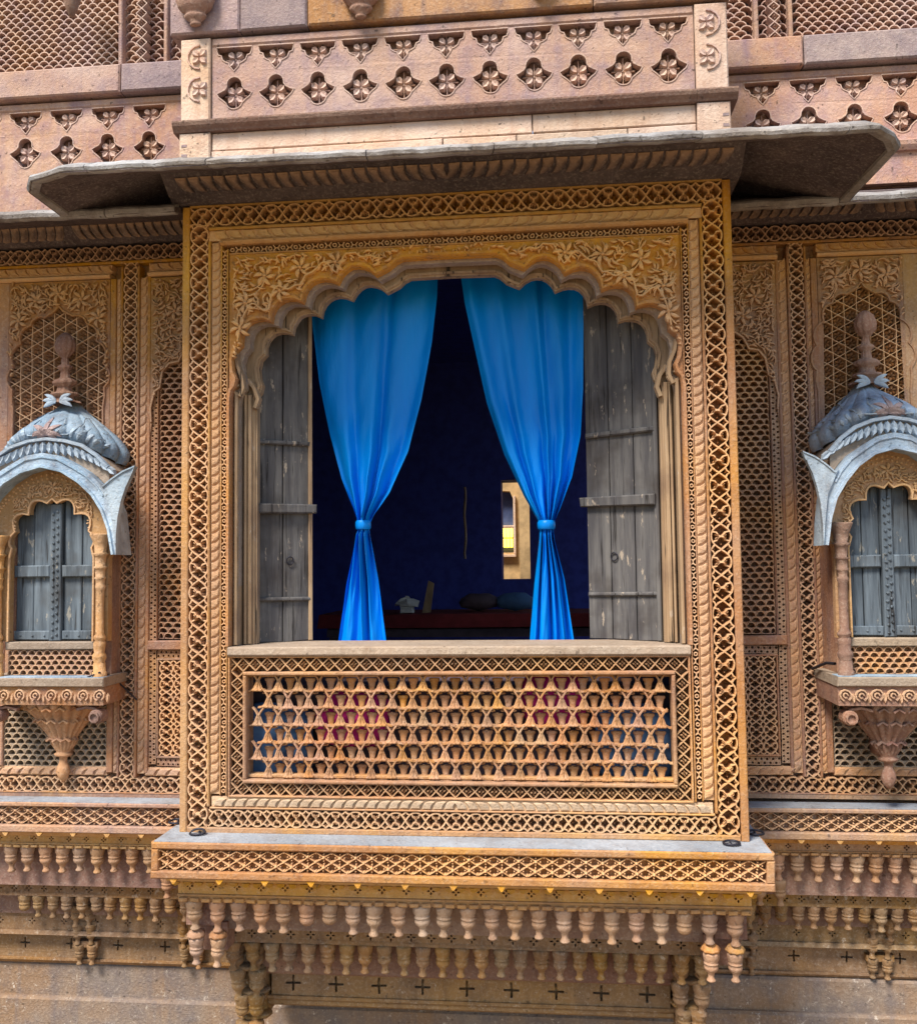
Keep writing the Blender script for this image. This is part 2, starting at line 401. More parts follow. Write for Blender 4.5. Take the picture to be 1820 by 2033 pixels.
def checker(p, w, h):
    h *= 2.7
    def f(b_):
        hx = lambda cx, cz, r_: [(cx+r_*math.cos(R(60*k+30)), cz+r_*1.05*math.sin(R(60*k+30))) for k in range(6)]
        m_ = MB(); m_.extr([(0, -.5*w), (p, -.5*w), (p, .5*w), (0, .5*w)], -h, 0, [hx(.25*p, -.25*w, .0062), hx(.75*p, .25*w, .0062), hx(.75*p, -.25*w, .002), hx(.25*p, .25*w, .002)])
        V, Q, T = m_.arrays(); b_.add(V, Q[4:], T[:len(T)//2])
    return mot(f)
HX = np.eye(3)
HZ = np.array([[0, 0, 1.], [0, 1, 0], [1., 0, 0]])     # along -> z , across -> x
def band(b_, motif, p, a0, a1, c, y, vert=False, mirror_at=None):
    """stamp a motif (cell length p) from a0 to a1 with its centre line at c"""
    V, Q, T = motif; L = a1-a0; n = max(1, round(L/p)); k = L/n/p
    S = np.diag([k, 1, 1])
    for i in range(n):
        m_ = i*k*p+a0; A = S.copy()
        if mirror_at is not None and m_+k*p/2 > mirror_at: A[0, 0] = -k; m_ += k*p
        if vert: A = HZ@A; o = np.array([c, y, m_])
        else: o = np.array([m_, y, c])
        b_.add(V@A.T+o, Q, T)
def fish(b_, x0, x1, z0, z1, cw, ch, y, h=.014, lw=.0032, net=False):
    rows = round((z1-z0)/ch); ch = (z1-z0)/rows; n = round((x1-x0)/cw); cw = (x1-x0)/n
    cell = MB()
    if net:
        cell.stroke(arc(0, 0, cw*.5, 0, 180, 7, ch*.98), lw, h, 0); cell.dome(-cw*.5, -.05*ch, cw*.13, h*.9, 0, 5)
    else:                                             # slab cell pierced by a D-shaped hole, with a raised arc over it
        hole = arc(0, ch*.10, cw*.41, 0, 180, 8, ch*.80); hole = hole+[(-cw*.2, ch*.02), (0, -ch*.05), (cw*.2, ch*.02)]
        m_ = MB(); m_.extr([(-cw*.5, 0-.12*ch), (cw*.5, -.12*ch), (cw*.5, ch*.88), (-cw*.5, ch*.88)], -h, 0, [hole[::-1]])
        V, Q, T = m_.arrays(); Tf = T[:len(T)//2]; cell.add(V, Q[4:], Tf)
        cell.stroke(arc(0, ch*.08, cw*.47, 0, 180, 7, ch*.86), lw*.7, .0045, -h)
    V, Q, T = cell.arrays()
    for r_ in range(rows):
        off = .5 if r_ % 2 else 0
        for i in range(n+1):
            x = x0+(i+off)*cw; fx = 1.
            if net and (x < x0+cw*.2 or x > x1-cw*.2): continue
            if x > x1+.01*cw: continue
            A = np.eye(3)
            if not net:
                if not off and i == 0: A[0, 0] = .5; x += cw*.25
                elif not off and i == n: A[0, 0] = .5; x -= cw*.25
            b_.add(V@A.T+np.array([x, y, z0+r_*ch]), Q, T)
def starjali(b_, x0, x1, z0, z1, a, y, h=.012, inside=None):
    lw = .0026; cell = MB(); q = a/2
    for k in range(6):
        p0 = (q*math.cos(R(60*k+30)), q*math.sin(R(60*k+30))); p1 = (q*math.cos(R(60*k+90)), q*math.sin(R(60*k+90)))
        cell.stroke([p0, p1], lw, h, 0)
        cell.petal(a*.05*math.cos(R(60*k)), a*.05*math.sin(R(60*k)), R(60*k+30), a*.33, a*.15, h*.9, 0)
    V, Q, T = cell.arrays(); dc = a*math.cos(R(30)); cols = int((x1-x0)/dc)+1; rows = int((z1-z0)/a)+1
    for i in range(cols):
        for j in range(rows):
            x = x0+(i+.5)*dc; z = z0+(j+(.5 if i % 2 else 0))*a
            if x < x1 and (inside is None or inside(x, z)): b_.add(V+np.array([x, y, z]), Q, T)
def leafstroke(b_, x, z, a, L, curv, wd, h, y0, n=6):
    p = [(x, z)]; ang = a
    for i in range(n-1):
        ang += curv/(n-1); p.append((p[-1][0]+L/(n-1)*math.cos(ang), p[-1][1]+L/(n-1)*math.sin(ang)))
    p = np.array(p); d = np.gradient(p, axis=0); d /= np.linalg.norm(d, axis=1)[:, None]
    nr = np.stack([-d[:, 1], d[:, 0]], 1); V = []
    for i in range(n):
        t_ = i/(n-1); wv = wd*(.16+.84*math.sin(PI*min(1, t_*.85+.12))**1.2)*(1 if t_ < .95 else .15)
        hl = h*(.6+.4*math.sin(PI*t_))
        a_, e_ = p[i]-nr[i]*wv, p[i]+nr[i]*wv
        a2, e2 = p[i]-nr[i]*wv*.82, p[i]+nr[i]*wv*.82
        hl *= .92; V += [(a_[0], y0, a_[1]), (a2[0], y0-hl, a2[1]), (p[i][0], y0-hl*1.12, p[i][1]), (e2[0], y0-hl, e2[1]), (e_[0], y0, e_[1])]
    Q = [(5*i+j, 5*i+j+1, 5*i+j+6, 5*i+j+5) for i in range(n-1) for j in range(4)]
    b_.add(V, Q); return tuple(p[-1])
def foliage(b_, inside, x0, x1, z0, z1, s, y, h, seed, flowers=()):
    rnd = random.Random(seed); pts = []
    for fx, fz in flowers:
        if not inside(fx, fz): continue
        k0 = rnd.random()*60
        for k in range(6): leafstroke(b_, fx+.2*s*math.cos(R(60*k+k0)), fz+.2*s*math.sin(R(60*k+k0)), R(60*k+k0), s*1.15, .9, s*.24, h*1.15, y)
        b_.dome(fx, fz, s*.24, h*1.4, y, 7); pts.append((fx, fz, 1.35*s))
        for k in range(2):                              # stems that curl away from the flower
            a = rnd.uniform(0, 2*PI); cu = rnd.choice((-1, 1))*rnd.uniform(1.5, 2.6); p = [(fx, fz)]
            for i in range(14):
                a += cu/14; q = (p[-1][0]+s*.33*math.cos(a), p[-1][1]+s*.33*math.sin(a))
                if not inside(*q): break
                p.append(q)
            if len(p) > 3: b_.stroke(p, s*.09, h*.8, y)
    for _ in range(14000):
        x, z = rnd.uniform(x0, x1), rnd.uniform(z0, z1)
        if not inside(x, z) or any((x-a)**2+(z-c)**2 < (r_)**2 for a, c, r_ in pts): continue
        pts.append((x, z, s*.44)); a = 2.2*math.sin(x*9+seed)+1.9*math.cos(z*11-seed)+rnd.uniform(-.5, .5)
        c = rnd.choice((-1, 1))*rnd.uniform(.7, 1.9); L = s*rnd.uniform(.75, 1.35)
        q = (x+L*math.cos(a+c*.5)*.9, z+L*math.sin(a+c*.5)*.9)
        if not inside(*q): a += PI; q = (x+L*math.cos(a+c*.5)*.9, z+L*math.sin(a+c*.5)*.9)
        if not inside(*q): L *= .5
        leafstroke(b_, x, z, a, L, c, s*rnd.uniform(.09, .15), h*rnd.uniform(.7, 1.1), y)
def lobe(a, b_, k=.36, n=7):
    """convex arc of a cusped arch from a to b, bulging to the left of a->b"""
    ax, az = a; bx, bz = b_; mx, mz = (ax+bx)/2, (az+bz)/2; dx, dz = bx-ax, bz-az
    px, pz = -dz*k, dx*k; out = []
    for i in range(1, n):
        t_ = i/n; s_ = math.sin(PI*t_)**.75
        out.append((ax+dx*t_+px*s_, az+dz*t_+pz*s_))
    return out+[b_]
def plus(cx, cz, r_, wd):
    a, c = wd/2, r_
    return [(cx-a, cz-c), (cx+a, cz-c), (cx+a, cz-a), (cx+c, cz-a), (cx+c, cz+a), (cx+a, cz+a),
            (cx+a, cz+c), (cx-a, cz+c), (cx-a, cz+a), (cx-c, cz+a), (cx-c, cz-a), (cx-a, cz-a)]
def slits(cx, cz, r_, wd):                              # a cross made of four small slits
    out = []
    for k in range(4):
        c, s_ = math.cos(R(90*k)), math.sin(R(90*k))
        P = [(r_*.22, 0), (r_*.5, wd*.5), (r_*1.0, wd*.22), (r_*1.0, -wd*.22), (r_*.5, -wd*.5)]
        out.append([(cx+u*c-v*s_, cz+u*s_+v*c) for u, v in P])
    return out

# ================================================================== STRUCTURE: street and rooms behind
g = MB().box(-40, 40, -40, 0.5, -5.2, -5.0); struct(g.build('street_ground', 'ground', wob=0))

YL, YR = .45, .60                                      # planes of the left and right wall
def room():
    for nm, bx in (('room_floor', (-2.9, 2.9, .96, 4.4, -.12, -.02)), ('room_ceiling', (-2.9, 2.9, .96, 4.4, 3.0, 3.1)),
                   ('room_wall_left', (-2.9, -2.8, .8, 4.4, -.02, 3.0)), ('room_wall_right', (2.8, 2.9, .8, 1.6, -.02, 3.0))):  # right wall stops short: invented, unseen side opening that lets skylight in
        struct(MB().box(*bx).build(nm, 'roomfloor' if 'floor' in nm else 'room', wob=0))
    Yb = 4.4
    x0, z1 = U(994, 953, Yb); x1, z0 = U(1053, 1150, Yb)
    b_ = MB().extr([(-2.9, -.12), (2.9, -.12), (2.9, 3.1), (-2.9, 3.1)], Yb, Yb+.3, [[(x0, z0), (x1, z0), (x1, z1), (x0, z1)]])
    struct(fixn(b_.build('room_wall_back', 'room', wob=0)))
room()

# ================================================================== THE PROJECTING WINDOW
bay = thing('projecting_window', 'large carved sandstone bay window with open scalloped arch and blue curtains inside', 'bay window')
G0 = .064                                              # depth of the carved grounds
# side piers: solid behind the carving
def pier(s):
    b_ = MB(); xa, xb = sorted((s*.988, s*1.2)); b_.box(xa, xb, G0, .10, 0, 2.76)
    xi, xo = sorted((s*1.10, s*1.2)); b_.box(xi, xo, .103, .62, 0, 2.76)
    b_.cbox(*sorted((s*1.168, s*1.2)), 0, G0-.001, .0, 2.76)                        # outer plain fillet
    b_.cbox(*sorted((s*1.068, s*1.078)), -.004, G0-.001, .112, 2.60)
    b_.cbox(*sorted((s*1.018, s*1.022)), .004, G0-.001, .16, 2.585)
    b_.cbox(*sorted((s*.988, s*.994)), -.002, G0-.001, .16, 2.56)
    o = fixn(b_.build('pier', 'bay', bay))
    k = MB(); band(k, KN, .105, .026, 2.68, s*1.121, G0-.001, True)
    k.carve('lattice_border', 'bay', bay)
    k = MB(); k.box(*sorted((s*1.024, s*1.066)), .012, G0-.001, .165, 2.595)
    band(k, JL, .042, .17, 2.59, s*1.045, .0125, True); k.carve('leaf_moulding', 'bay', bay)
    k = MB(); band(k, HB, .058, .165, 2.555, s*1.006, G0-.001, True); k.carve('pierced_band', 'bay', bay)
KN = knot(.105, .088, .024); JL = jleaf(.042, .038, .012); JLF = jleaf(.042, .038, .012, -1)
HB = holeband(.058, .022, .02)
pier(-1); pier(1)
# bottom rail between and across the piers
b_ = MB(); b_.cbox(-1.166, 1.166, 0, G0-.001, .001, .026); b_.cbox(-1.066, 1.066, -.003, G0-.001, .102, .110); fixn(b_.build('bottom_rail', 'bay', bay))
b_ = MB(); band(b_, knot(.085, .073, .024), .085, -1.07, 1.07, .064, G0-.001); b_.carve('lattice_border', 'bay', bay)
b_ = MB(); b_.box(-1.06, 1.06, .010, G0-.001, .111, .153); band(b_, jleaf(.0475, .036, .012), .0475, -1.05, 1.05, .131, .0105, mirror_at=0.); b_.carve('leaf_moulding', 'grey', bay)
# top: solid lintel, lattice, leaf moulding, bead, pierced band
b_ = MB(); b_.box(-.985, .985, G0, .10, 2.535, 2.76); fixn(b_.build('lintel', 'gold', bay))
b_ = MB(); b_.cbox(-1.078, 1.078, -.004, G0-.001, 2.650, 2.664); b_.box(-1.166, 1.166, .0, G0-.001, 2.757, 2.764)
fixn(b_.build('lintel_rail', 'gold', bay))
b_ = MB(); b_.box(-1.078, 1.078, .010, G0-.001, 2.604, 2.648); band(b_, jleaf(.063, .042, .013, -1), .063, -1.055, 1.055, 2.626, .0105, mirror_at=0.); b_.carve('leaf_moulding', 'gold', bay)
b_ = MB(); b_.prof([(G0-.001, 2.575), (-.006, 2.577), (-.016, 2.584), (-.018, 2.592), (-.012, 2.600), (G0-.001, 2.603)], -1.02, 1.02); fixn(b_.build('bead', 'gold', bay))
b_ = MB(); band(b_, holeband(.058, .026, .02), .058, -.985, .985, 2.556, G0-.001); b_.cbox(-.985, .985, 0, G0-.001, 2.534, 2.541); b_.carve('pierced_band', 'gold', bay)
b_ = MB(); band(b_, KN, .105, -1.165, 1.165, 2.712, G0-.001); b_.carve('lattice_border', 'bay', bay)

# scalloped arch
def arch_right(sx=1., sz=1., zc=1.9, jamb=None, zb=.80):
    C = [(.324, 2.414), (.496, 2.386), (.651, 2.305), (.797, 2.226), (.93, 2.128)]
    P = [(0, 2.486), (.205, 2.483), (.232, 2.470), (.262, 2.442)]+[C[0]]
    for i in range(4): P += lobe(C[i], C[i+1], .34)
    P += [(.958, 2.10), (.968, 2.06), (.962, 2.01), (.948, 1.975), (.956, 1.94), (.972, 1.92), (.978, 1.89)]
    P = [(x*sx, zc+(z-zc)*sz) for x, z in P]
    jx = jamb or P[-1][0]; P += [(jx, P[-1][1]-.03), (jx, zb)]
    return P
def arch_plate(P, X, Z, zb):
    L = [(-x, z) for x, z in P[::-1]]
    return [(-X, zb)]+L[:-1]+P+[(X, zb), (X, Z), (-X, Z)] if L[0][0] > -X else None
A1 = arch_right(); A2 = arch_right(.972, .975, jamb=.955); A3 = arch_right(.918, .912, jamb=.897)
def edge_of(P):
    L = [(-x, z) for x, z in P[::-1]]; return L[:-1]+P
b_ = MB(); b_.extr(arch_plate(A1, .985, 2.533, .80), .008, .051)
for poly in (edge_of(A1),):
    off = []
    pp = np.array(poly); d = np.gradient(pp, axis=0); d /= np.maximum(np.linalg.norm(d, axis=1), 1e-6)[:, None]
    b_.stroke(pp+np.stack([-d[:, 1], d[:, 0]], 1)*.010, .009, .012, .0079)
arcp = fixn(b_.build('arch_panel', 'bay', bay))
def in_spandrel(x, z, m_=.02):
    ax = abs(x)
    if ax > .968 or z > 2.522: return False
    zz = np.interp(ax, [p[0] for p in A1[:-9]]+[.99], [p[1] for p in A1[:-9]]+[1.95])
    return z > zz+m_+.012
b_ = MB()
FL = [(-.82, 2.43), (-.66, 2.46), (-.91, 2.31), (-.50, 2.475), (-.75, 2.36), (-.93, 2.20)]
foliage(b_, in_spandrel, -.97, .97, 1.98, 2.52, .040, .0078, .024, 5, FL+[(-x, z) for x, z in FL])
for sg in (-1, 1):                                      # main stem that follows the cusps
    P = []
    for i in range(60):
        t_ = i/59; ax = .30+.64*t_; zz = np.interp(ax, [p[0] for p in A1[:-9]]+[.99], [p[1] for p in A1[:-9]]+[1.95])
        z = zz+.055+.016*math.sin(i*.62); 
        if z < 2.515: P.append((sg*ax, z))
    b_.stroke(P, .0045, .026, .0078)
for i in range(-3, 4): b_.stroke(arc(i*.052, 2.512, .02, 180, 360, 6), .0035, .01, .0079)
rel = b_.carve('leaf_relief', 'bay', arcp)
b_ = MB(); b_.extr(arch_plate(A2, .9849, 2.53, .80), .052, .105); fixn(b_.build('arch_step', 'grey', bay))
b_ = MB(); b_.extr(arch_plate(A3, 1.05, 2.6, .78), .125, .165)
pp = np.array(edge_of(A3)); d = np.gradient(pp, axis=0); d /= np.maximum(np.linalg.norm(d, axis=1), 1e-6)[:, None]
b_.stroke(pp+np.stack([-d[:, 1], d[:, 0]], 1)*.014, .008, .010, .1249)
fixn(b_.build('inner_arch', 'jamb', bay))
for s in (-1, 1):                                        # moulded jamb strips and the curled brackets of the arch
    b_ = MB(); 
    for xa, xb, ya in ((.955, .970, .030), (.915, .932, .098), (.935, .945, .085)): b_.cbox(*sorted((s*xa, s*xb)), ya, .12, .802, 1.92, .003)
    fixn(b_.build('jamb_moulding', 'jamb', bay))
    b_ = MB()
    b_.stroke(arc(s*.95, 1.93, .022, 90, 90-s*300, 9), .008, .02, .05)
    b_.stroke([(s*.962, 2.09), (s*.955, 2.04), (s*.935, 1.99), (s*.93, 1.94), (s*.945, 1.90)], .010, .026, .05)
    b_.stroke([(s*.93, 1.99), (s*.90, 1.95), (s*.885, 1.90), (s*.90, 1.86)], .012, .03, .122)
    b_.build('bracket', 'jamb', bay)

# sill, balustrade
b_ = MB(); b_.prof([(.30, .757), (-.004, .757), (-.012, .766), (-.008, .792), (.0, .798), (.30, .799)], -.984, .984); fixn(b_.build('sill', 'grey', bay))
b_ = MB()
b_.extr([(-.984, .155), (.984, .155), (.984, .756), (-.984, .756)], G0, .10, [[(-.905, .232), (.905, .232), (.905, .673), (-.905, .673)]])
for x0, x1, z0, z1 in ((-.984, .984, .750, .756), (-.984, .984, .156, .163), (-.984, -.977, .164, .749), (.977, .984, .164, .749)): b_.cbox(x0, x1, .0, G0-.001, z0, z1, .002)
b_.box(-.985, .985, G0, .10, .0, .1545)
fixn(b_.build('balustrade_block', 'bay', bay))
b_ = MB()
for x0, x1, z0, z1 in ((-.918, .918, .675, .691), (-.918, .918, .214, .230), (-.918, -.903, .2305, .6745), (.903, .918, .2305, .6745)): b_.cbox(x0, x1, -.008, G0-.001, z0, z1, .005)
fixn(b_.build('panel_moulding', 'bay', bay))
XF = xflower(.054, .056, .02)
b_ = MB(); band(b_, XF, .054, -.975, .975, .7205, G0-.001); band(b_, XF, .054, -.975, .975, .188, G0-.001)
band(b_, XF, .054, .22, .69, -.947, G0-.001, True); band(b_, XF, .054, .22, .69, .947, G0-.001, True); b_.carve('flower_border', 'bay', bay)

# pierced screen of bells
scr = thing('bell_screen', '', ''); [scr.__delitem__(k) for k in ('label', 'category')]; scr.name = 'pierced_screen'; scr.parent = bay
def bellmesh():
    b_ = MB()
    pr = [(.0, .030), (.0085, .030), (.0105, .027), (.008, .024), (.0105, .019), (.0155, .006), (.0205, -.006), (.0275, -.014), (.028, -.018), (.022, -.021), (.0, -.021)]
    b_.lathe(pr, 0, 0, 0, 24, .7, flute=(4, 8, 6, .34))
    for q_ in (-1, 0, 1):
        b_.dome(q_*.0165, -.0165, .0075, .016 if q_ else .020, -.004, 7); b_.stroke([(q_*.003, .018), (q_*.009, .002), (q_*.0155, -.012)], .0022, .0035, -.0075-.0035*(q_ == 0)) if True else None
    for s in (-1, 1): b_.stroke([(0, .022), (s*.008, .036), (s*.015, .047), (s*.026, .058)], .0046, .014, .006); b_.stroke([(s*.024, -.015), (s*.034, -.021), (s*.046, -.022)], .0045, .018, .014)
    return b_.build('bell', 'bay', scr, smooth=False, wob=0)
def cupmesh():
    b_ = MB()
    b_.lathe([(.0, .028), (.0215, .030), (.0235, .026), (.023, .021), (.0175, .014), (.0135, -.004), (.012, -.018), (.022, -.028), (.034, -.033), (.034, -.038), (0, -.038)], 0, 0, 0, 12, .45)
    return b_.build('cup', 'bay', scr, wob=0)
PX, PZ = .0905, .0738; bell = bellmesh(); cup = cupmesh(); first = True; rnd = random.Random(3)
for r_ in range(6):
    z = .625-r_*PZ; sh = 0 if r_ % 2 == 0 else .5
    for i in range(20):
        x = -.86+(i+sh)*PX
        if x > .90: continue
        if first: o = bell; first = False
        else: o = share(bell, 'bell', scr)
        o.location = (x+rnd.uniform(-.002, .002), .028, z+rnd.uniform(-.002, .002)); o.rotation_euler = (rnd.uniform(-.03, .03), rnd.uniform(-.04, .04), 0)
        xc = x+PX/2
        if xc < .895:
            c = cup if cup.location.length == 0 and r_ == 0 and i == 0 else share(cup, 'cup', scr)
            c.location = (xc, .052, z+.002)
b_ = MB()
b_.cbox(-.904, .904, .035, .066, .664, .6725, .003); b_.cbox(-.904, .904, .020, .068, .2325, .247, .003)
fixn(b_.build('screen_bar', 'bay', scr))

# base slab with carved fascia
b_ = MB(); b_.box(-1.262, 1.262, -.096, .60, -.149, -.002)
b_.cbox(-1.266, 1.266, -.138, -.0965, -.031, -.001, .006); b_.cbox(-1.266, 1.266, -.140, -.0965, -.149, -.118, .005)
for s in (-1, 1): b_.cbox(*sorted((s*1.236, s*1.266)), -.137, -.0965, -.117, -.0315, .004)
slab = fixn(b_.build('base_slab', 'bay', bay))
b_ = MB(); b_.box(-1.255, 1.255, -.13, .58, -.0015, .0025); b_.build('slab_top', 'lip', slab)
DC = dotcross(.066, .082, .014)
b_ = MB(); band(b_, DC, .066, -1.234, 1.234, -.0745, -.097); b_.carve('fascia_carving', 'bay', slab)
b_ = MB()
for i in range(13):
    x = -1.17+i*.195
    b_.extr([(x-.018, -.1495), (x+.018, -.1495), (x+.006, -.168), (x, -.172), (x-.006, -.168)], -.134, -.11)
fixn(b_.build('tab_row', 'orange', slab))
# gold mouldings and first corbel course
b_ = MB(); b_.prof([(.55, -.185), (-.062, -.185), (-.072, -.178), (-.085, -.165), (-.100, -.1595), (-.105, -.1505), (.55, -.1505)], -1.225, 1.225)
fixn(b_.build('cyma_moulding', 'orange', bay))
b_ = MB()
for i in range(48): b_.extr(arc(-1.19+i*.0507, -.1855, .018, 180, 360, 5), -.064, -.04)
fixn(b_.build('scallop_row', 'orange', bay))
def crossband(X0, X1, z0, z1, y, step, r_, wd, mat, parent, name='cross_band', kind='slit', back=.5, thick=.02):
    b_ = MB(); n = max(1, round((X1-X0)/step)); st = (X1-X0)/n; holes = []
    for i in range(n):
        cx = X0+(i+.5)*st; cz = (z0+z1)/2
        if kind == 'slit': holes += slits(cx, cz, r_, wd)
        else: holes.append(plus(cx, cz, r_, wd))
    b_.extr([(X0, z0), (X1, z0), (X1, z1), (X0, z1)], y, y+thick, holes)
    b_.box(X0, X1, y+thick+.012, y+back, z0, z1)
    return fixn(b_.build(name, mat, parent))
def dashrow(X0, X1, z0, z1, y, step, mat, parent, back=.4):
    b_ = MB(); b_.box(X0, X1, y+.008, y+back, z0, z1); zm = (z0+z1)/2
    b_.cbox(X0, X1, y-.004, y+.0075, z1-(z1-z0)*.25, z1, .002)
    n = max(1, round((X1-X0)/step)); st = (X1-X0)/n
    for i in range(n): b_.cbox(X0+i*st+.006, X0+(i+1)*st-.006, y-.006, y+.0075, z0, z0+(z1-z0)*.5, .003)
    return fixn(b_.build('dash_frieze', mat, parent))
crossband(-1.195, 1.195, -.248, -.186, -.02, .102, .017, .010, 'orange', bay, back=.5)
dashrow(-1.198, 1.198, -.282, -.249, -.022, .05, 'orange', bay, .5)
def pendant_mesh(mat='bay', foot=True):
    b_ = MB()
    pr = [(.0, .0), (.0375, 0), (.0395, -.012), (.037, -.028), (.0315, -.042), (.028, -.047), (.0325, -.050), (.033, -.054), (.0275, -.057), (.0325, -.066), (.0325, -.073), (.027, -.084)]
    if foot: pr += [(.016, -.094), (.0135, -.108), (.014, -.116), (.0205, -.125), (.0205, -.130), (.014, -.1345), (0, -.1345)]
    else: pr += [(.018, -.092), (0, -.098)]
    b_.lathe(pr, 0, 0, 0, 20, 1, flute=(1, 4, 10, .10)); me = b_.build('pendant', mat, None, smooth=True, wob=0)
    return me
_p = {}
def pendant(x, y, z, mat, parent, s=1., foot=True, sz=None):
    k = (mat, foot)
    if k not in _p: o = pendant_mesh(mat, foot); o.parent = parent; _p[k] = o
    else: o = share(_p[k], 'pendant', parent)
    o.location = (x+rndp.uniform(-.003, .003), y, z); q_ = rndp.uniform(.95, 1.04); o.scale = (s*q_, s*q_, (sz or s)*rndp.uniform(.95, 1.05))
    o.rotation_euler = (rndp.uniform(-.03, .03), rndp.uniform(-.045, .045), rndp.uniform(0, 1)); return o
rndp = random.Random(8)
for i in range(24):
    x = -1.135+i*.0985
    pendant(x, .015, -.2825, 'pend', bay, 1.0, foot=(i not in (5, 6, 21, 13) or i == 13))
# under the first pendants: ground of the course, second course
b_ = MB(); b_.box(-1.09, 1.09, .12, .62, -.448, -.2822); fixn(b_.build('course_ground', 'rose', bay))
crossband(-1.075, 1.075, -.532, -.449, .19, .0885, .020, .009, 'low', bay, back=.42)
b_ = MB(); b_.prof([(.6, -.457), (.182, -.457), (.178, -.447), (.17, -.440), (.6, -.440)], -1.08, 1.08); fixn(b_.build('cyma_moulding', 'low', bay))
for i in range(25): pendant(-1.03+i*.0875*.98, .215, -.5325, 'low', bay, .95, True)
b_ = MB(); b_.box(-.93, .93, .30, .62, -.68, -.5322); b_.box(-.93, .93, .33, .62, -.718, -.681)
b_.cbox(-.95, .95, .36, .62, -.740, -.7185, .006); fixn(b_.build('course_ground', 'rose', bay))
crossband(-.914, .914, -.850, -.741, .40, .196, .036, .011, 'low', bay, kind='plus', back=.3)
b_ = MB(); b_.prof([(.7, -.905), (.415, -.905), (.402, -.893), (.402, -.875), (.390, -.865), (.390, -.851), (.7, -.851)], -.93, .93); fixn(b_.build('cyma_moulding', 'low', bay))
# corner clusters under the courses
def cluster(x, y, z, mat, parent, tiers, s=1.):
    zz = z
    for k in range(tiers):
        for dx in ((-.045, .045) if k < 2 else (-.03, .03)):
            pendant(x+dx*s, y+.015*k, zz, mat, parent, s*(1.05-.06*k), foot=(k != tiers-2))
        b_ = MB(); b_.lathe([(0, .012), (.075*s, .012), (.082*s, .004), (.07*s, -.008), (0, -.008)], x, y+.03*k+.02, zz, 12, .7); fixn(b_.build('corbel_collar', mat, parent, True))
        zz -= .118*s
for s in (-1, 1):
    for dx in (0, .098):
        b_ = MB(); b_.lathe([(.012, .0), (.03, -.008), (.042, -.022), (.040, -.030), (.02, -.034), (.02, -.04)], s*(1.135-dx), .03, -.415, 16, 1, flute=(1, 3, 8, .15)); b_.build('lotus_cup', 'bay', bay, True, 0)
        pendant(s*(1.135-dx), .03, -.448, 'pend', bay, .88, True)
    b_ = MB(); b_.box(*sorted((s*1.19, s*1.06)), .06, .5, -.41, -.2822); b_.box(*sorted((s*1.17, s*1.02)), .10, .5, -.53, -.4105); fixn(b_.build('corner_corbel', 'rose', bay))
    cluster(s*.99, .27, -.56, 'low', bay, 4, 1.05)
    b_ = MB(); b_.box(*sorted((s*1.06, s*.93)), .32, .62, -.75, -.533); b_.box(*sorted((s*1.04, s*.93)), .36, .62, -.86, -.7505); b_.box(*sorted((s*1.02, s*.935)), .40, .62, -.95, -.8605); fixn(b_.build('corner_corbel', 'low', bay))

# cornice below the eave: leaf moulding on a slanting bed
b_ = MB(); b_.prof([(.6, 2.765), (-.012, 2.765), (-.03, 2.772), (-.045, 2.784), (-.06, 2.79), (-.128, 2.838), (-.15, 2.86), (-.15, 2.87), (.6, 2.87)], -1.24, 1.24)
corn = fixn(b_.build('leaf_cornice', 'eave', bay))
b_ = MB(); JB = jleaf(.056, .08, .014, -1); th = math.atan2(.068, .048)
V, Q, T = JB
n = 42
for i in range(n):
    sgn = 1 if i < n/2 else -1
    W_ = V.copy(); W_[:, 0] *= sgn
    if sgn < 0: W_[:, 0] += .056
    x = -1.18+i*.0565
    yy = W_[:, 1]*math.cos(th*.6)-W_[:, 2]*math.sin(th)-.096; zz = W_[:, 2]*math.cos(th)+W_[:, 1]*math.sin(th*.6)+2.817
    b_.add(np.stack([W_[:, 0]+x, yy, zz], 1), Q, T)
b_.carve('leaf_row', 'eave', corn)

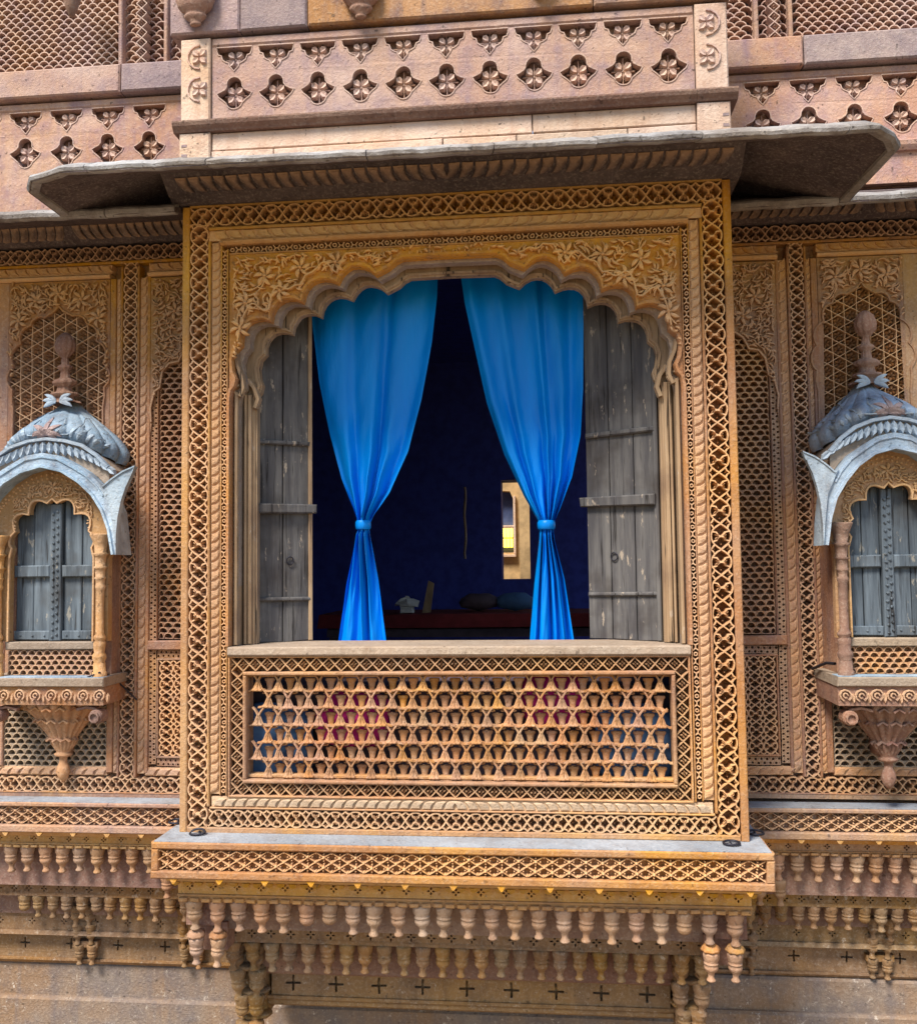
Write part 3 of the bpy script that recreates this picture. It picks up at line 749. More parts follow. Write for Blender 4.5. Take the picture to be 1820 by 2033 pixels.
# ================================================================== EAVES
def eave(outline, root, zt, zr, th, name, label, mat='eave', lipmat='nose', wav=0):
    """sloping stone slab between an outer polyline (xy) and a root polyline of the same length"""
    e = thing(name, label, 'eave'); b_ = MB(); n = len(outline); V = []
    for (x, y, *zz), (rx, ry) in zip(outline, root):
        z_ = zz[0] if zz else zt; V += [(x, y, z_-.012), (rx, ry, zr), (rx, ry, zr-th*1.6), (x, y, z_-th)]
    Q = []
    for i in range(n-1):
        for j in range(4): Q.append((4*i+j, 4*i+(j+1) % 4, 4*i+4+(j+1) % 4, 4*i+4+j))
    Q += [(0, 1, 2, 3), (4*n-4, 4*n-3, 4*n-2, 4*n-1)]
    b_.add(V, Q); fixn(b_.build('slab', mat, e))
    b_ = MB(); V = []; rnd = random.Random(4)           # rounded, rain-washed nosing
    sub = []; pr_ = [(o_, r2) for o_, r2 in zip(outline, root) if len(o_) == 2]; outline = [p_[0] for p_ in pr_]; root = [p_[1] for p_ in pr_]; n = len(outline)
    for i in range(n-1):
        a, c = Vector(outline[i]), Vector(outline[i+1]); m_ = max(2, int((c-a).length/.035))
        ra, rc = Vector(root[i]), Vector(root[i+1])
        for k in range(m_): t_ = k/m_; sub.append((a.lerp(c, t_), ra.lerp(rc, t_)))
    sub.append((Vector(outline[-1]), Vector(root[-1])))
    for p, q in sub:
        d = (p-q).normalized(); j = rnd.uniform(-.0018, .0018)
        for off, z in ((-.05, zt+.002), (-.02, zt+.001), (.002, zt-.004+j*.6), (.009+j, zt-.015), (.004, zt-th+.004), (-.012, zt-th-.003), (-.04, zt-th+.003)):
            V.append((p[0]+d[0]*off, p[1]+d[1]*off, z+(.022 if off == -.05 else .006 if off == -.02 else 0)))
    m_ = len(sub); V = np.array(V).reshape(m_, 7, 3); cut = [0]; k = 0
    while k < m_-1:
        k = min(m_-1, k+rnd.randint(11, 19)); cut.append(k)
    for a, c in zip(cut[:-1], cut[1:]):               # one stone after another, open joints between them
        W2 = V[a:c+1].copy(); d0 = W2[1]-W2[0]; d1 = W2[-2]-W2[-1]
        W2[0] += d0*.06; W2[-1] += d1*.06; W2[:, :, 2] += rnd.uniform(-.0025, .0025)
        L = len(W2); Q = [(7*i+j, 7*i+(j+1) % 7, 7*i+7+(j+1) % 7, 7*i+7+j) for i in range(L-1) for j in range(7)]
        Tt = [(0, q+1, q+2) for q in range(5)]+[(7*(L-1), 7*(L-1)+q+2, 7*(L-1)+q+1) for q in range(5)]
        b_ = MB(); b_.add(W2.reshape(-1, 3), Q, Tt); fixn(b_.build('nosing', lipmat, e, False, wob=.0018))
    return e
E0 = eave([(-1.735, .45, 2.95), (-1.735, -.07), (-1.73, -.33), (-1.66, -.43), (-1.50, -.50), (1.64, -.475), (1.72, -.40), (1.775, -.30), (1.75, .25), (1.75, .60, 2.95)],
     [(-1.20, .45), (-1.20, -.06), (-1.20, -.05), (-1.20, .0), (-1.20, -.02), (1.20, -.02), (1.20, .0), (1.20, .05), (1.20, .28), (1.20, .60)], 2.750, 2.955, .031, 'stone_eave',
     'wide sloping grey stone eave directly above the large central arch')
eave([(-3.2, -.10), (-1.21, -.06)], [(-3.2, YL), (-1.21, YL)], 2.75, 2.93, .035, 'stone_eave', 'lower grey stone eave over the left carved wall, behind the big eave')
eave([(1.21, .22), (3.2, .18)], [(1.21, YR), (3.2, YR)], 2.75, 2.92, .035, 'stone_eave', 'lower grey stone eave over the right carved wall, behind the big eave')

# ================================================================== PARAPETS with quatrefoil panels
def quatre(cx, cz, r_):
    P = []
    P += arc(cx, cz-r_*.46, r_*.50, 195, 345, 9)
    P += [(cx+r_*.70, cz-r_*.38), (cx+r_*.92, cz-r_*.2), (cx+r_*1.04, cz+r_*.02), (cx+r_*.82, cz+r_*.12), (cx+r_*.58, cz+r_*.26), (cx+r_*.47, cz+r_*.42)]
    P += arc(cx, cz+r_*.52, r_*.47, 0, 180, 9)[0:]
    P += [(2*cx-x, z) for x, z in [(cx+r_*.47, cz+r_*.42), (cx+r_*.58, cz+r_*.26), (cx+r_*.82, cz+r_*.12), (cx+r_*1.04, cz+r_*.02), (cx+r_*.92, cz-r_*.2), (cx+r_*.70, cz-r_*.38)]]
    out = [P[0]]
    for p in P[1:]:
        if (p[0]-out[-1][0])**2+(p[1]-out[-1][1])**2 > 1e-7: out.append(p)
    return out
def tophole(cx, z1, w, hgt):
    L = [(0, -1), (.22, -.80), (.30, -.66), (.48, -.60), (.62, -.52), (.70, -.34), (.86, -.30), (.93, -.18), (.95, 0)]
    return [(cx+u*w, z1+v*hgt) for u, v in L]+[(cx-u*w, z1+v*hgt) for u, v in L[::-1][:-1]]
def flower_mesh():
    b_ = MB()
    for k in range(4): b_.petal(.005*math.cos(R(45+90*k)), .005*math.sin(R(45+90*k)), R(45+90*k), .046, .042, .014, 0)
    b_.dome(0, 0, .006, .01, 0, 6); b_.stroke([(-.05, 0), (.05, 0)], .0025, .006, 0); b_.stroke([(0, -.06), (0, .06)], .0025, .006, 0)
    return b_
flo = None
def parapet(x0, x1, y, xs, name, label, ends=(), zoff=0., mat='pink', zbot=3.14, r_=.074):
    global flo
    e = thing(name, label, 'parapet', 'carved parapets'); zt = 3.492
    holes = []
    for x in xs: holes += [quatre(x, 3.272, r_), tophole(x, 3.484, r_*1.12, .108)]
    b_ = MB(); b_.extr([(x0, zbot), (x1, zbot), (x1, zt), (x0, zt)], y, y+.036, holes)
    b_.box(x0, x1, y+.060, y+.12, zbot, zt); fixn(b_.build('panel', mat, e))
    b_ = MB()
    for h in holes:
        p = np.array(h+[h[0], h[1]]); c = p.mean(0); p = c+(p-c)*1.04; b_.stroke(p, .0035, .0035, y)
    b_.carve('hole_rim', mat, e)
    b_ = MB(); b_.cbox(x0, x1, y-.006, y+.12, zt+.001, 3.530, .006); fixn(b_.build('rail', mat, e))
    for x in xs:
        for z in (3.272, 3.440):
            if flo is None: o = flower_mesh().carve('flower', mat, e, wob=0); flo = o
            else: o = share(flo, 'flower', e)
            o.location = (x, y+.036, z)
            s_ = .92 if z > 3.4 else 1.; o.scale = (s_, 1.8, s_)
    return e
bx = [-.962+.192*i for i in range(11)]
P0 = parapet(-1.066, 1.066, 0, bx, 'stone_parapet', 'pink carved parapet with eleven flower openings right above the central eave')
for s in (-1, 1):                                        # corner piers of the middle parapet
    xa, xb = sorted((s*1.070, s*1.205)); b_ = MB()
    b_.cbox(xa, xb, -.018, .16, 3.142, 3.528, .006)
    b_.cbox(*sorted((s*1.070, s*1.210)), -.016, .16, 2.90, 3.093, .005)
    pr = fixn(b_.build('corner_pier', 'cream', P0))
    for z in (3.29, 3.44):
        b_ = MB()
        for k in range(4): b_.petal(s*1.115, z, R(45+90*k), .045, .036, .014, -.018)
        b_.stroke(arc(s*1.115, z, .055, 90, 90-s*180, 8), .005, .008, -.018)
        b_.carve('pier_relief', 'pink', pr)
    b_ = MB()
    for z in (2.985, 3.03): MB().box(*sorted((s*1.175, s*1.2)), -.0175, -.0155, z, z+.012).build('notch_mark', 'mauve', pr)
b_ = MB()
for x0, x1 in ((-1.235, -1.0695), (-1.0685, 1.0685), (1.0695, 1.24)):
    b_.prof([(.16, 3.096), (-.018, 3.096), (-.024, 3.104), (-.040, 3.118), (-.046, 3.132), (-.046, 3.139), (-.03, 3.1415), (.16, 3.1415)], x0, x1)
fixn(b_.build('ledge_moulding', 'rose', P0))
rnd = random.Random(2)
for z0, z1, cuts in ((3.012, 3.094, (-1.068, .37, 1.068)), (2.90, 3.008, (-1.068, -.78, -.02, .30, .78, 1.068))):
    for i in range(len(cuts)-1):
        MBx = MB().cbox(cuts[i]+.002, cuts[i+1]-.002, rnd.uniform(-.004, .002), .15, z0, z1, .004); fixn(MBx.build('block', 'cream', P0))
# the balcony floor above: blocks and hanging pendants
top = thing('upper_cornice', 'row of plain brown stone blocks with hanging knobs above the middle parapet', 'cornice')
for x0, x1, mt in ((-1.252, -.93, 'mauve'), (-.926, -.62, 'mauve'), (-.616, .64, 'brown'), (.644, 1.22, 'brown')):
    fixn(MB().cbox(x0, x1, -.03, .2, 3.545, 4.1, .008).build('block', mt, top))
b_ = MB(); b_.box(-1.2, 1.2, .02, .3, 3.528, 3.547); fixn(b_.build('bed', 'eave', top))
pmr = [(0, .2), (.085, .2), (.085, .12), (.088, .10), (.082, .085), (.080, .075), (.070, .06), (.050, .045), (.045, .038), (.052, .032), (.046, .022), (.034, .012), (.022, .002), (.026, -.004), (.022, -.012), (0, -.014)]
for px, z in ((388, 3.575), (716, 3.555), (1075, 3.60), (1433, 3.60)):
    x = UX(px, 40, -.06); MB().lathe(pmr, x, -.06, z, 24, .6).build('pendant', 'rose', top, True)

def crosswin(s):
    """upper wall beside the middle parapet: parapet, ledge, netted window"""
    Y = YL if s < 0 else YR
    nm = 'left' if s < 0 else 'right'
    if s < 0: xs = [-1.563-.2195*i for i in range(8)]
    else: xs = [UX(1514, 232, Y)+.2165*i for i in range(8)]; xs = [xs[0]-.2165]+xs
    lo, hi = (-3.2, -1.21) if s < 0 else (1.215, 3.2)
    xs = [x for x in xs if lo+.1 < x < hi-.07]
    P = parapet(lo, hi, Y, xs, 'stone_parapet', f'mauve carved parapet with flower openings at the upper {nm}', zbot=2.95, r_=.078)
    fixn(MB().box(lo, hi, Y+.13, Y+.3, 2.9, 4.2).build('backing', 'rose', P))
    fixn(MB().prof([(Y+.12, 3.10), (Y-.02, 3.10), (Y-.035, 3.12), (Y-.04, 3.14), (Y, 3.16), (Y+.03, 3.162), (Y+.03, 3.10)][:5]+[(Y+.0, 3.162)], lo, hi).build('ledge_moulding', 'pink', P)) if s > 0 else None
    cuts = [lo, UX(247, 170, Y) if s < 0 else UX(1590, 110, Y), hi]
    for i in range(2): fixn(MB().cbox(cuts[i]+.003, cuts[i+1]-.003, Y-.05, Y+.12, 3.540, 3.685, .008).build('ledge_block', 'pink' if (i+s) % 2 else 'mauve', P))
    # netting
    Wn = thing('netted_window', f'stone net screen of the upper window at the {nm} edge', 'window screen')
    post = (UX(240, 80, Y), UX(330, 80, Y)) if s < 0 else (UX(1500, 30, Y), UX(1568, 30, Y))
    b_ = MB()
    for xa in post: b_.cbox(xa-.010, xa+.010, Y-.01, Y+.12, 3.70, 4.2)
    b_.cbox(lo, hi, Y-.014, Y+.12, 3.687, 3.70, .004); fixn(b_.build('mullion', 'pink', Wn))
    b_ = MB()
    segs = sorted([lo, post[0], post[1], hi])
    for k in range(3):
        if segs[k+1]-segs[k] > .02: fish(b_, segs[k]+.012, segs[k+1]-.012, 3.70, 4.16, .052, .0245, Y+.07, .04, .004, True)
    b_.carve('net', 'pink', Wn)
    b_ = MB(); band(b_, XF, .054, 3.70, 4.16, (post[0]+post[1])/2, Y+.03, True); b_.carve('flower_strip', 'pink', Wn)
    if s < 0:
        x, z = U(142, 14, Y-.15); MB().lathe([(0, .2), (.05, .2), (.045, .05), (.03, 0), (.012, -.045), (0, -.05)], x, Y-.15, z, 14).build('hanging_knob', 'rose', Wn, True)
crosswin(-1); crosswin(1)

# ================================================================== SIDE WALLS
FISHC = (.048, .0262)
def wing(s):
    Y = YL if s < 0 else YR; nm = 'left' if s < 0 else 'right'
    W_ = thing('carved_wall', f'wall of carved stone screens and pendants to the {nm} of the central bay', 'wall', 'side walls')
    G = Y+.060
    X = lambda a, c: tuple(sorted((s*a, s*c)))
    # abs x of the vertical bands
    if s < 0: J0, J1, D0, D1, L0, L1, K0, K1, T0, T1, xc, fh = 1.205, 1.505, 1.510, 1.549, 1.566, 1.606, 1.618, 1.694, 1.703, 1.727, 2.027, .262
    else:     J0, J1, D0, D1, L0, L1, K0, K1, T0, T1, xc, fh = 1.205, 1.478, 1.484, 1.522, 1.536, 1.576, 1.588, 1.656, 1.666, 1.688, 1.915, .232
    XO = 3.2
    b_ = MB(); b_.box(*X(1.205, XO), G+.0, Y+.3, .03, 2.90); 
    w0 = fixn(b_.build('wall_block', 'wing', W_))
    # plain frames between bands
    b_ = MB()
    for a, c, y_, z0, z1 in ((J1+.0, D0, -.002, .79, 2.59), (D1, L0, .0, .15, 2.62), (L1, K0, -.003, .13, 2.66), (K1, T0, -.003, .13, 2.66), (T1, T1+.03, -.002, .15, 2.60)):
        if c-a > .002: b_.cbox(*X(a, c), Y+y_, G-.001, z0, z1, .003)
    b_.cbox(*X(1.205, XO), Y-.003, G-.001, .0505, .056, .002)
    b_.cbox(*X(1.205, XO), Y+.002, G-.001, 2.676, 2.690, .003)
    fixn(b_.build('frame', 'wing', W_))
    kn = knot(.088, .072, .022); kn2 = knot(.09, .075, .022); jl = jleaf(.05, .034, .010); ck = checker(.026, .037, .018)
    b_ = MB(); band(b_, kn, .088, .130, 2.68, s*(K0+K1)/2, G-.001, True); b_.carve('lattice_border', 'wing', W_)
    b_ = MB(); band(b_, kn2, .09, *X(1.21, XO), .091, G-.001); b_.carve('lattice_border', 'wing', W_)
    b_ = MB(); band(b_, kn2, .09, *X(1.21, XO), 2.731, G-.001); b_.carve('lattice_border', 'rose', W_)
    b_ = MB()
    for a, c in ((L0, L1), (T0, T1)):
        m_ = jl if c-a > .03 else jleaf(.036, .020, .008)
        b_.box(*X(a, c), Y+.012, G-.001, .146, 2.60); band(b_, m_, .05 if c-a > .03 else .036, .15, 2.60, s*(a+c)/2, Y+.0125, True)
    for a, c in ((1.21, L0-.004), (T1+.03, XO)):
        b_.box(*X(a, c), Y+.010, G-.001, .135, .175); band(b_, jleaf(.055, .034, .012), .055, *X(a, c), .155, Y+.0105)
        b_.box(*X(a, c), Y+.010, G-.001, 2.632, 2.674); band(b_, jleaf(.055, .036, .011, -1), .055, *X(a, c), 2.653, Y+.0105)
        b_.prof([(G-.001, 2.600), (Y-.004, 2.602), (Y-.014, 2.609), (Y-.014, 2.618), (Y-.006, 2.625), (G-.001, 2.627)], *X(a, c))
    b_.carve('leaf_moulding', 'wing', W_)
    b_ = MB(); band(b_, ck, .026, .19, 2.18, s*(D0+D1)/2, G-.001, True); band(b_, ck, .026, .19+.004, .735, s*(J0+.03), G-.001, True) if False else None
    band(b_, ck, .026, *X(J0, J1), .722, G-.001); band(b_, ck, .026, *X(J0, J1), .201, G-.001); b_.carve('checker_band', 'wing', W_)
    # narrow tall screen with foliage head
    b_ = MB(); fish(b_, *X(J0, J1-.004), .80, 2.22, *FISHC, G-.001, .046); b_.carve('scale_screen', 'wing', W_)
    xm = 1.20
    def headz(ax): return 2.40-max(0, ax-1.24)*.72 if ax < 1.43 else 2.26-max(0, ax-1.43)*2.2
    P = [(1.205, 2.595), (1.205, 2.30), (1.23, 2.27), (1.26, 2.31)]+[]
    P = [(1.206, 2.34), (1.24, 2.30), (1.27, 2.255), (1.32, 2.245), (1.36, 2.215), (1.385, 2.16), (1.43, 2.15), (1.46, 2.11), (1.475, 2.03), (1.50, 2.01), (1.515, 1.93), (1.512, 1.86)]
    P = [(1.2+(x-1.2)*(D1-.006-1.2)/.315, z) for x, z in P]
    poly = [(s*x, z) for x, z in P]+[(s*(D1-.001), P[-1][1]-.05), (s*(D1-.001), 2.595), (s*1.206, 2.595)]
    b_ = MB(); b_.extr(poly, Y+.002, G-.002); hd = fixn(b_.build('screen_head', 'wing', W_))
    px_, pz_ = [p[0] for p in P], [p[1] for p in P]
    def ins(x, z):
        ax = abs(x); return 1.215 < ax < D1-.012 and z < 2.585 and z > np.interp(ax, px_, pz_)+.015 and z > (1.99 if ax > 1.5 else 0)
    b_ = MB(); foliage(b_, ins, *X(1.21, D1), 1.95, 2.59, .038, Y+.0018, .020, 11+s, [(s*1.30, 2.47), (s*1.42, 2.42), (s*1.36, 2.33)])
    b_.stroke([(s*x, z+.008) for x, z in P], .006, .010, Y+.002); b_.carve('leaf_relief', 'wing', hd)
    # shelf between, lower lattice panel
    b_ = MB(); b_.cbox(*X(1.205, D1), Y-.012, G-.001, .745, .790, .005); fixn(b_.build('shelf', 'wing', W_))
    b_ = MB()
    for z0, z1 in ((.693, .702), (.222, .231)): b_.cbox(*X(J0, J1), Y, G-.001, z0, z1, .002)
    b_.cbox(*X(J1-.008, J1), Y, G-.001, .232, .692, .002); fixn(b_.build('panel_moulding', 'wing', W_))
    b_ = MB(); n = 4; cw = (J1-.012-J0)/n
    kk = knot(.078, cw, .022)
    for i in range(n): band(b_, kk, .078, .232, .692, s*(J0+(i+.5)*cw), G-.001, True)
    b_.carve('lattice_panel', 'wing', W_)
    # outer niche: star screen under a scalloped arch
    xi = T1+.034
    b_ = MB(); starjali(b_, *X(xi-.0, 2*xc-xi), 1.30, 2.50, .068, G-.001, .050); b_.carve('star_screen', 'wing', W_)
    C = [(0, 2.468), (.075, 2.415), (.150, 2.375), (.200, 2.285), (.238, 2.17), (.243, 2.05)]
    A = [C[0], (.02, 2.445), C[1]]
    for i in range(1, 5): A += lobe(C[i], C[i+1], .25, 6)
    A += [(.245, 2.0), (.238, 1.95), (.245, 1.32)]
    A = [(x*fh/.262, z) for x, z in A]
    Lf = [(-x, z) for x, z in A[::-1]]
    hw = xc-xi+.002
    poly = [(-hw, 1.32)]+Lf[:-1]+A+[(hw, 1.32), (hw, 2.597), (-hw, 2.597)]
    b_ = MB(); b_.extr([(s*xc+x, z) for x, z in poly], Y, G-.0015)
    e_ = np.array([(s*xc+x, z) for x, z in Lf[:-1]+A]); b_.stroke(e_+np.array([0, .0]), .006, .010, Y)
    nh = fixn(b_.build('niche_arch', 'wing', W_))
    ax_, az_ = [a[0] for a in A[:-3]], [a[1] for a in A[:-3]]
    def ins2(x, z):
        u = abs(x-s*xc); return u < hw-.012 and z < 2.585 and z > 1.9 and z > np.interp(u, ax_, az_)+.018 and not (u > ax_[-1] and z < 2.1)
    b_ = MB(); foliage(b_, ins2, s*xc-hw, s*xc+hw, 2.0, 2.59, .040, Y-.0002, .020, 21+s, [(s*xc+.12, 2.50), (s*xc-.12, 2.50), (s*xc, 2.53), (s*xc+.21, 2.40), (s*xc-.21, 2.40)])
    b_.carve('leaf_relief', 'wing', nh)
    b_ = MB(); b_.cbox(*X(2*xc-xi, 2*xc-xi+.10), Y-.003, G-.001, .18, 2.60); fixn(b_.build('frame', 'wing', W_))
    fixn(MB().box(*X(xi, 2*xc-xi), Y+.004, G-.002, .60, 1.318).build('wall_panel', 'wing', W_))
    b_ = MB(); fish(b_, *X(xi, 2*xc-xi), .18, .60, .046, .026, G-.001, .046); b_.carve('scale_screen', 'grey', W_)
    fixn(MB().box(*X(1.205, XO), Y, G-.001, .030, .050).build('base_fillet', 'wing', W_))
    # leaf cornice under the wing eave
    b_ = MB(); b_.prof([(Y+.25, 2.778), (Y-.01, 2.778), (Y-.02, 2.785), (Y-.085, 2.862), (Y-.10, 2.875), (Y+.25, 2.875)], *X(1.205, XO)); cn = fixn(b_.build('leaf_cornice', 'eave', W_))
    V, Q, T = jleaf(.047, .075, .013, -1); b_ = MB(); th = math.atan2(.065, .077); n = int((XO-1.22)/.047)
    for i in range(n):
        W2 = V.copy()
        x = s*1.22+s*i*.047; W2[:, 0] *= (-s if i < 16 else s)
        yy = W2[:, 1]-W2[:, 2]*math.sin(th)+Y-.054; zz = W2[:, 2]*math.cos(th)+2.823
        b_.add(np.stack([W2[:, 0]+x, yy, zz], 1), Q, T)
    b_.carve('leaf_row', 'eave', cn)
    # ---- slab and hanging courses
    Ys = Y-.10; dz = 0 if s < 0 else -.018
    x0 = 1.27; XX = X(x0, XO)
    b_ = MB(); b_.box(*XX, Ys+.040, Y+.3, -.113+dz, .028+dz); b_.cbox(*XX, Ys-.004, Ys+.0395, .008+dz, .029+dz, .005); b_.cbox(*XX, Ys-.006, Ys+.0395, -.112+dz, -.078+dz, .005)
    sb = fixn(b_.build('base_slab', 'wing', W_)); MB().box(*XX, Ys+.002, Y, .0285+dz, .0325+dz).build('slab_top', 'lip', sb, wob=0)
    b_ = MB(); band(b_, dotcross(.066, .082, .013), .066, *XX, -.035+dz, Ys+.039); b_.carve('fascia_carving', 'wing', sb)
    b_ = MB()
    for i in range(12):
        x = s*(x0+.09+i*.17); b_.extr([(x-.016, -.1125+dz), (x+.016, -.1125+dz), (x+.005, -.128+dz), (x-.005, -.128+dz)], Ys-.002, Ys+.02)
    fixn(b_.build('tab_row', 'orange', sb))
    b_ = MB(); b_.prof([(Y+.3, -.142+dz), (Ys+.05, -.142+dz), (Ys+.04, -.130+dz), (Ys+.03, -.118+dz), (Ys+.028, -.1135+dz), (Y+.3, -.1135+dz)], *XX); fixn(b_.build('cyma_moulding', 'orange', W_))
    Y1 = Ys+.07
    crossband(*XX, -.180+dz, -.1425+dz, Y1, .086, .013, .009, 'orange' if s < 0 else 'bay', W_, back=.35)
    dashrow(*XX, -.204+dz, -.1805+dz, Y1-.002, .045, 'orange' if s < 0 else 'bay', W_, .35)
    stp = .088
    for i in range(11): pendant(s*(x0+.09+i*stp), Y1+.035, -.2045+dz, 'pend', W_, .92, True)
    for i in (2, 3) if s < 0 else (1, 2):
        xx = s*(x0+.09+(i-(.55 if s < 0 else 0))*stp)
        pendant(s*(x0+.09+(i-2)*stp) if s < 0 else s*(x0+.09+(i-1)*stp), Y1+.035, -.204+dz-.125, 'pend', W_, .85, True)
    Y2 = Y1+.15
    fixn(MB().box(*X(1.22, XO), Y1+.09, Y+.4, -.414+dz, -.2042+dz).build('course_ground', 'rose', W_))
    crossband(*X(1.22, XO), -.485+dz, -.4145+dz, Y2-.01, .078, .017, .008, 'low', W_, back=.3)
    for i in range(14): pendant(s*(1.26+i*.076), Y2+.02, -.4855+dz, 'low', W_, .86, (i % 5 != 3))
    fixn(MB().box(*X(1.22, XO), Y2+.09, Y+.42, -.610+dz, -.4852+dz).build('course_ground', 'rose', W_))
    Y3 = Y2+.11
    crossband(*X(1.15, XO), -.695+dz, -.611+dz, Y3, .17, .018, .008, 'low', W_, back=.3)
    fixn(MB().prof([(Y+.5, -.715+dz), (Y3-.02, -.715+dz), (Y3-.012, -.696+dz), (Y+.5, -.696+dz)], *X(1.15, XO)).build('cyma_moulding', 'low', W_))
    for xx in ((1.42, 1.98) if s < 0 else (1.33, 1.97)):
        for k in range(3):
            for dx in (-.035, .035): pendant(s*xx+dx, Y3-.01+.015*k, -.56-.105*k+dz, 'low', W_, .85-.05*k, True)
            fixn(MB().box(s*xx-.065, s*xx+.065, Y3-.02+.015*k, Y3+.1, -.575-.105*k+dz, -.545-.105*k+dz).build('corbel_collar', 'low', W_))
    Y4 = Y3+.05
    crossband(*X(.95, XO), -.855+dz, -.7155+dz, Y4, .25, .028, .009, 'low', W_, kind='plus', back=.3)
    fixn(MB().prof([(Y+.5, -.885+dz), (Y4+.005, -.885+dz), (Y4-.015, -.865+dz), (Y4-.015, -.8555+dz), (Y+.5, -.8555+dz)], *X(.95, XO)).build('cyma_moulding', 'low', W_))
    return W_
wing(-1); wing(1)
lw = MB(); lw.cbox(-3.2, 1.0, .745, 1.2, -2.2, -.889, .01); lw.cbox(1.004, 3.2, .865, 1.2, -2.2, -.907, .01)
lw.cbox(-3.2, 1.0, .715, .7445, -2.2, -1.05, .012); lw.cbox(1.004, 3.2, .835, .8645, -2.2, -1.06, .012)
lwo = fixn(lw.build('lower_wall', 'wall', wob=.003)); tag(lwo, 'plain stained stone wall along the bottom below all the hanging pendants', 'wall')

# ================================================================== SMALL BALCONIES
def mini(s):
    Y = YL if s < 0 else YR; nm = 'left' if s < 0 else 'right'
    Yf = .29 if s < 0 else .33
    pxc = 104 if s < 0 else 1764
    K = U(pxc+100, 1000, Yf)[0]-U(pxc, 1000, Yf)[0]; K /= 100.
    xc = UX(pxc, 1010, Yf)
    Z0 = lambda py: UZ(104, py, .29)
    Bm = thing('small_balcony', f'small domed window balcony with closed shutters at the {nm} edge' + (', cut by the left border' if s < 0 else ', cut by the right border'), 'balcony', 'small domed balconies')
    X = lambda u: xc+u*K
    D = Y+.02
    # hood
    out = [(0, 904), (32, 909), (61, 925), (90, 943), (112, 965), (127, 990), (138, 1020), (144, 1060), (147, 1104)]
    for sg in (-1, 1):
        hp = [(X(sg*u), Z0(v)) for u, v in [(114, 966), (122, 973), (140, 958), (160, 945), (184, 935), (177, 950), (166, 975), (157, 1000), (151, 1030), (149, 1065), (148, 1104), (144, 1060), (136, 1012)]]
        h2 = MB(); h2.extr(hp, Yf-.115, Yf-.085); h2.stroke(hp[1:6], .005, .008, Yf-.114); fixn(h2.build('hood_horn', 'blue', Bm))
    inn = [(140, 1104), (133, 1055), (119, 1018), (100, 988), (74, 962), (40, 940), (0, 931)]
    poly = [(X(u), Z0(v)) for u, v in out]+[(X(u), Z0(v)) for u, v in inn]+[(X(-u), Z0(v)) for u, v in inn[::-1][1:]]+[(X(-u), Z0(v)) for u, v in out[::-1][:-1]]
    b_ = MB(); b_.extr(poly, Yf-.10, Yf+.05); hood = fixn(b_.build('hood', 'blue', Bm))
    b_ = MB(); e1 = [(X(u), Z0(v)) for u, v in [(-a, c) for a, c in inn]+[(a, c) for a, c in inn[::-1][1:]]]
    b_.stroke(e1, .008, .012, Yf-.10)
    e2 = [(0, 912), (32, 917), (58, 932), (86, 950), (108, 971), (120, 990)]
    b_.stroke([(X(-u), Z0(v)) for u, v in e2[::-1]]+[(X(u), Z0(v)) for u, v in e2[1:]], .005, .006, Yf-.10)
    b_.build('hood_rim', 'blue', hood)
    # fringe of leaves above the hood
    b_ = MB(); n = 15
    n = 19
    for i in range(n+1):
        t_ = -1+2*i/n; u = 118*t_; v = 880+ 52*abs(t_)**1.8
        ang = -PI/2+t_*.55*1
        b_.petal(X(u), Z0(v)+.006, ang+t_*.25, .068, .032, .024, Yf-.052)
    crv = [(-122, 938), (-100, 915), (-70, 895), (-35, 884), (0, 880), (35, 884), (70, 895), (100, 915), (122, 938)]
    b_.stroke([(X(u), Z0(v-5)) for u, v in crv], .010, .020, Yf-.055)
    b_.carve('leaf_fringe', 'blue', Bm)
    # arched body between hood and dome
    crv2 = [(X(u), Z0(v-2)) for u, v in crv]; crv3 = [(X(u*1.0), Z0(v+36)) for u, v in crv[::-1]]
    b_ = MB(); b_.extr(crv2+crv3, Yf-.05, D); fixn(b_.build('dome_drum', 'grey', Bm))
    # ribbed dome with an arched rim
    b_ = MB(); nth, nt_ = 160, 18; V = []
    rp = [(0, .97), (.06, 1.03), (.16, 1.06), (.28, .98), (.42, .84), (.56, .66), (.68, .50), (.78, .37), (.88, .26), (.96, .18), (1.0, .15)]
    ztop = Z0(790)
    for i in range(nt_+1):
        t_ = i/nt_; rr = np.interp(t_, [a for a, c in rp], [c for a, c in rp])
        for j in range(nth+1):
            th = PI+PI*j/nth; cx = math.cos(th); rib = 1-.085*(1-abs(math.sin(th*10)))**1.5*(1-t_*.7)
            rim = Z0(872+50*abs(cx)**2.0)
            zt = rim+(ztop-rim)*(t_**.92)
            V.append((xc+K*122*rr*cx*rib, Y+.0+(Y-Yf+.06)*rr*math.sin(th)*rib, zt))
    Q = [(i*(nth+1)+j, i*(nth+1)+j+1, (i+1)*(nth+1)+j+1, (i+1)*(nth+1)+j) for i in range(nt_) for j in range(nth)]
    b_.add(V, Q); dm = b_.build('dome', 'blue', Bm, True)
    DV = np.array(V)
    def conform(b_, lift):
        V2, Q2, T2 = b_.arrays(); d2 = ((V2[:, None, 0]-DV[None, :, 0])**2+(V2[:, None, 2]-DV[None, :, 2])**2+(DV[None, :, 1] > Y)*9)
        k = np.argsort(d2, axis=1)[:, :3]; V2[:, 1] += DV[k][:, :, 1].mean(1)+lift; b2 = MB(); b2.add(V2, Q2, T2); return b2
    b_ = MB(); zb_ = Z0(868)
    for a, L, c_ in ((90, .10, 0), (66, .09, -.9), (114, .09, .9), (38, .08, -1.3), (142, .08, 1.3), (12, .06, -1.2), (168, .06, 1.2)): leafstroke(b_, xc, zb_, R(a), L, c_, .013, .012, 0, 8)
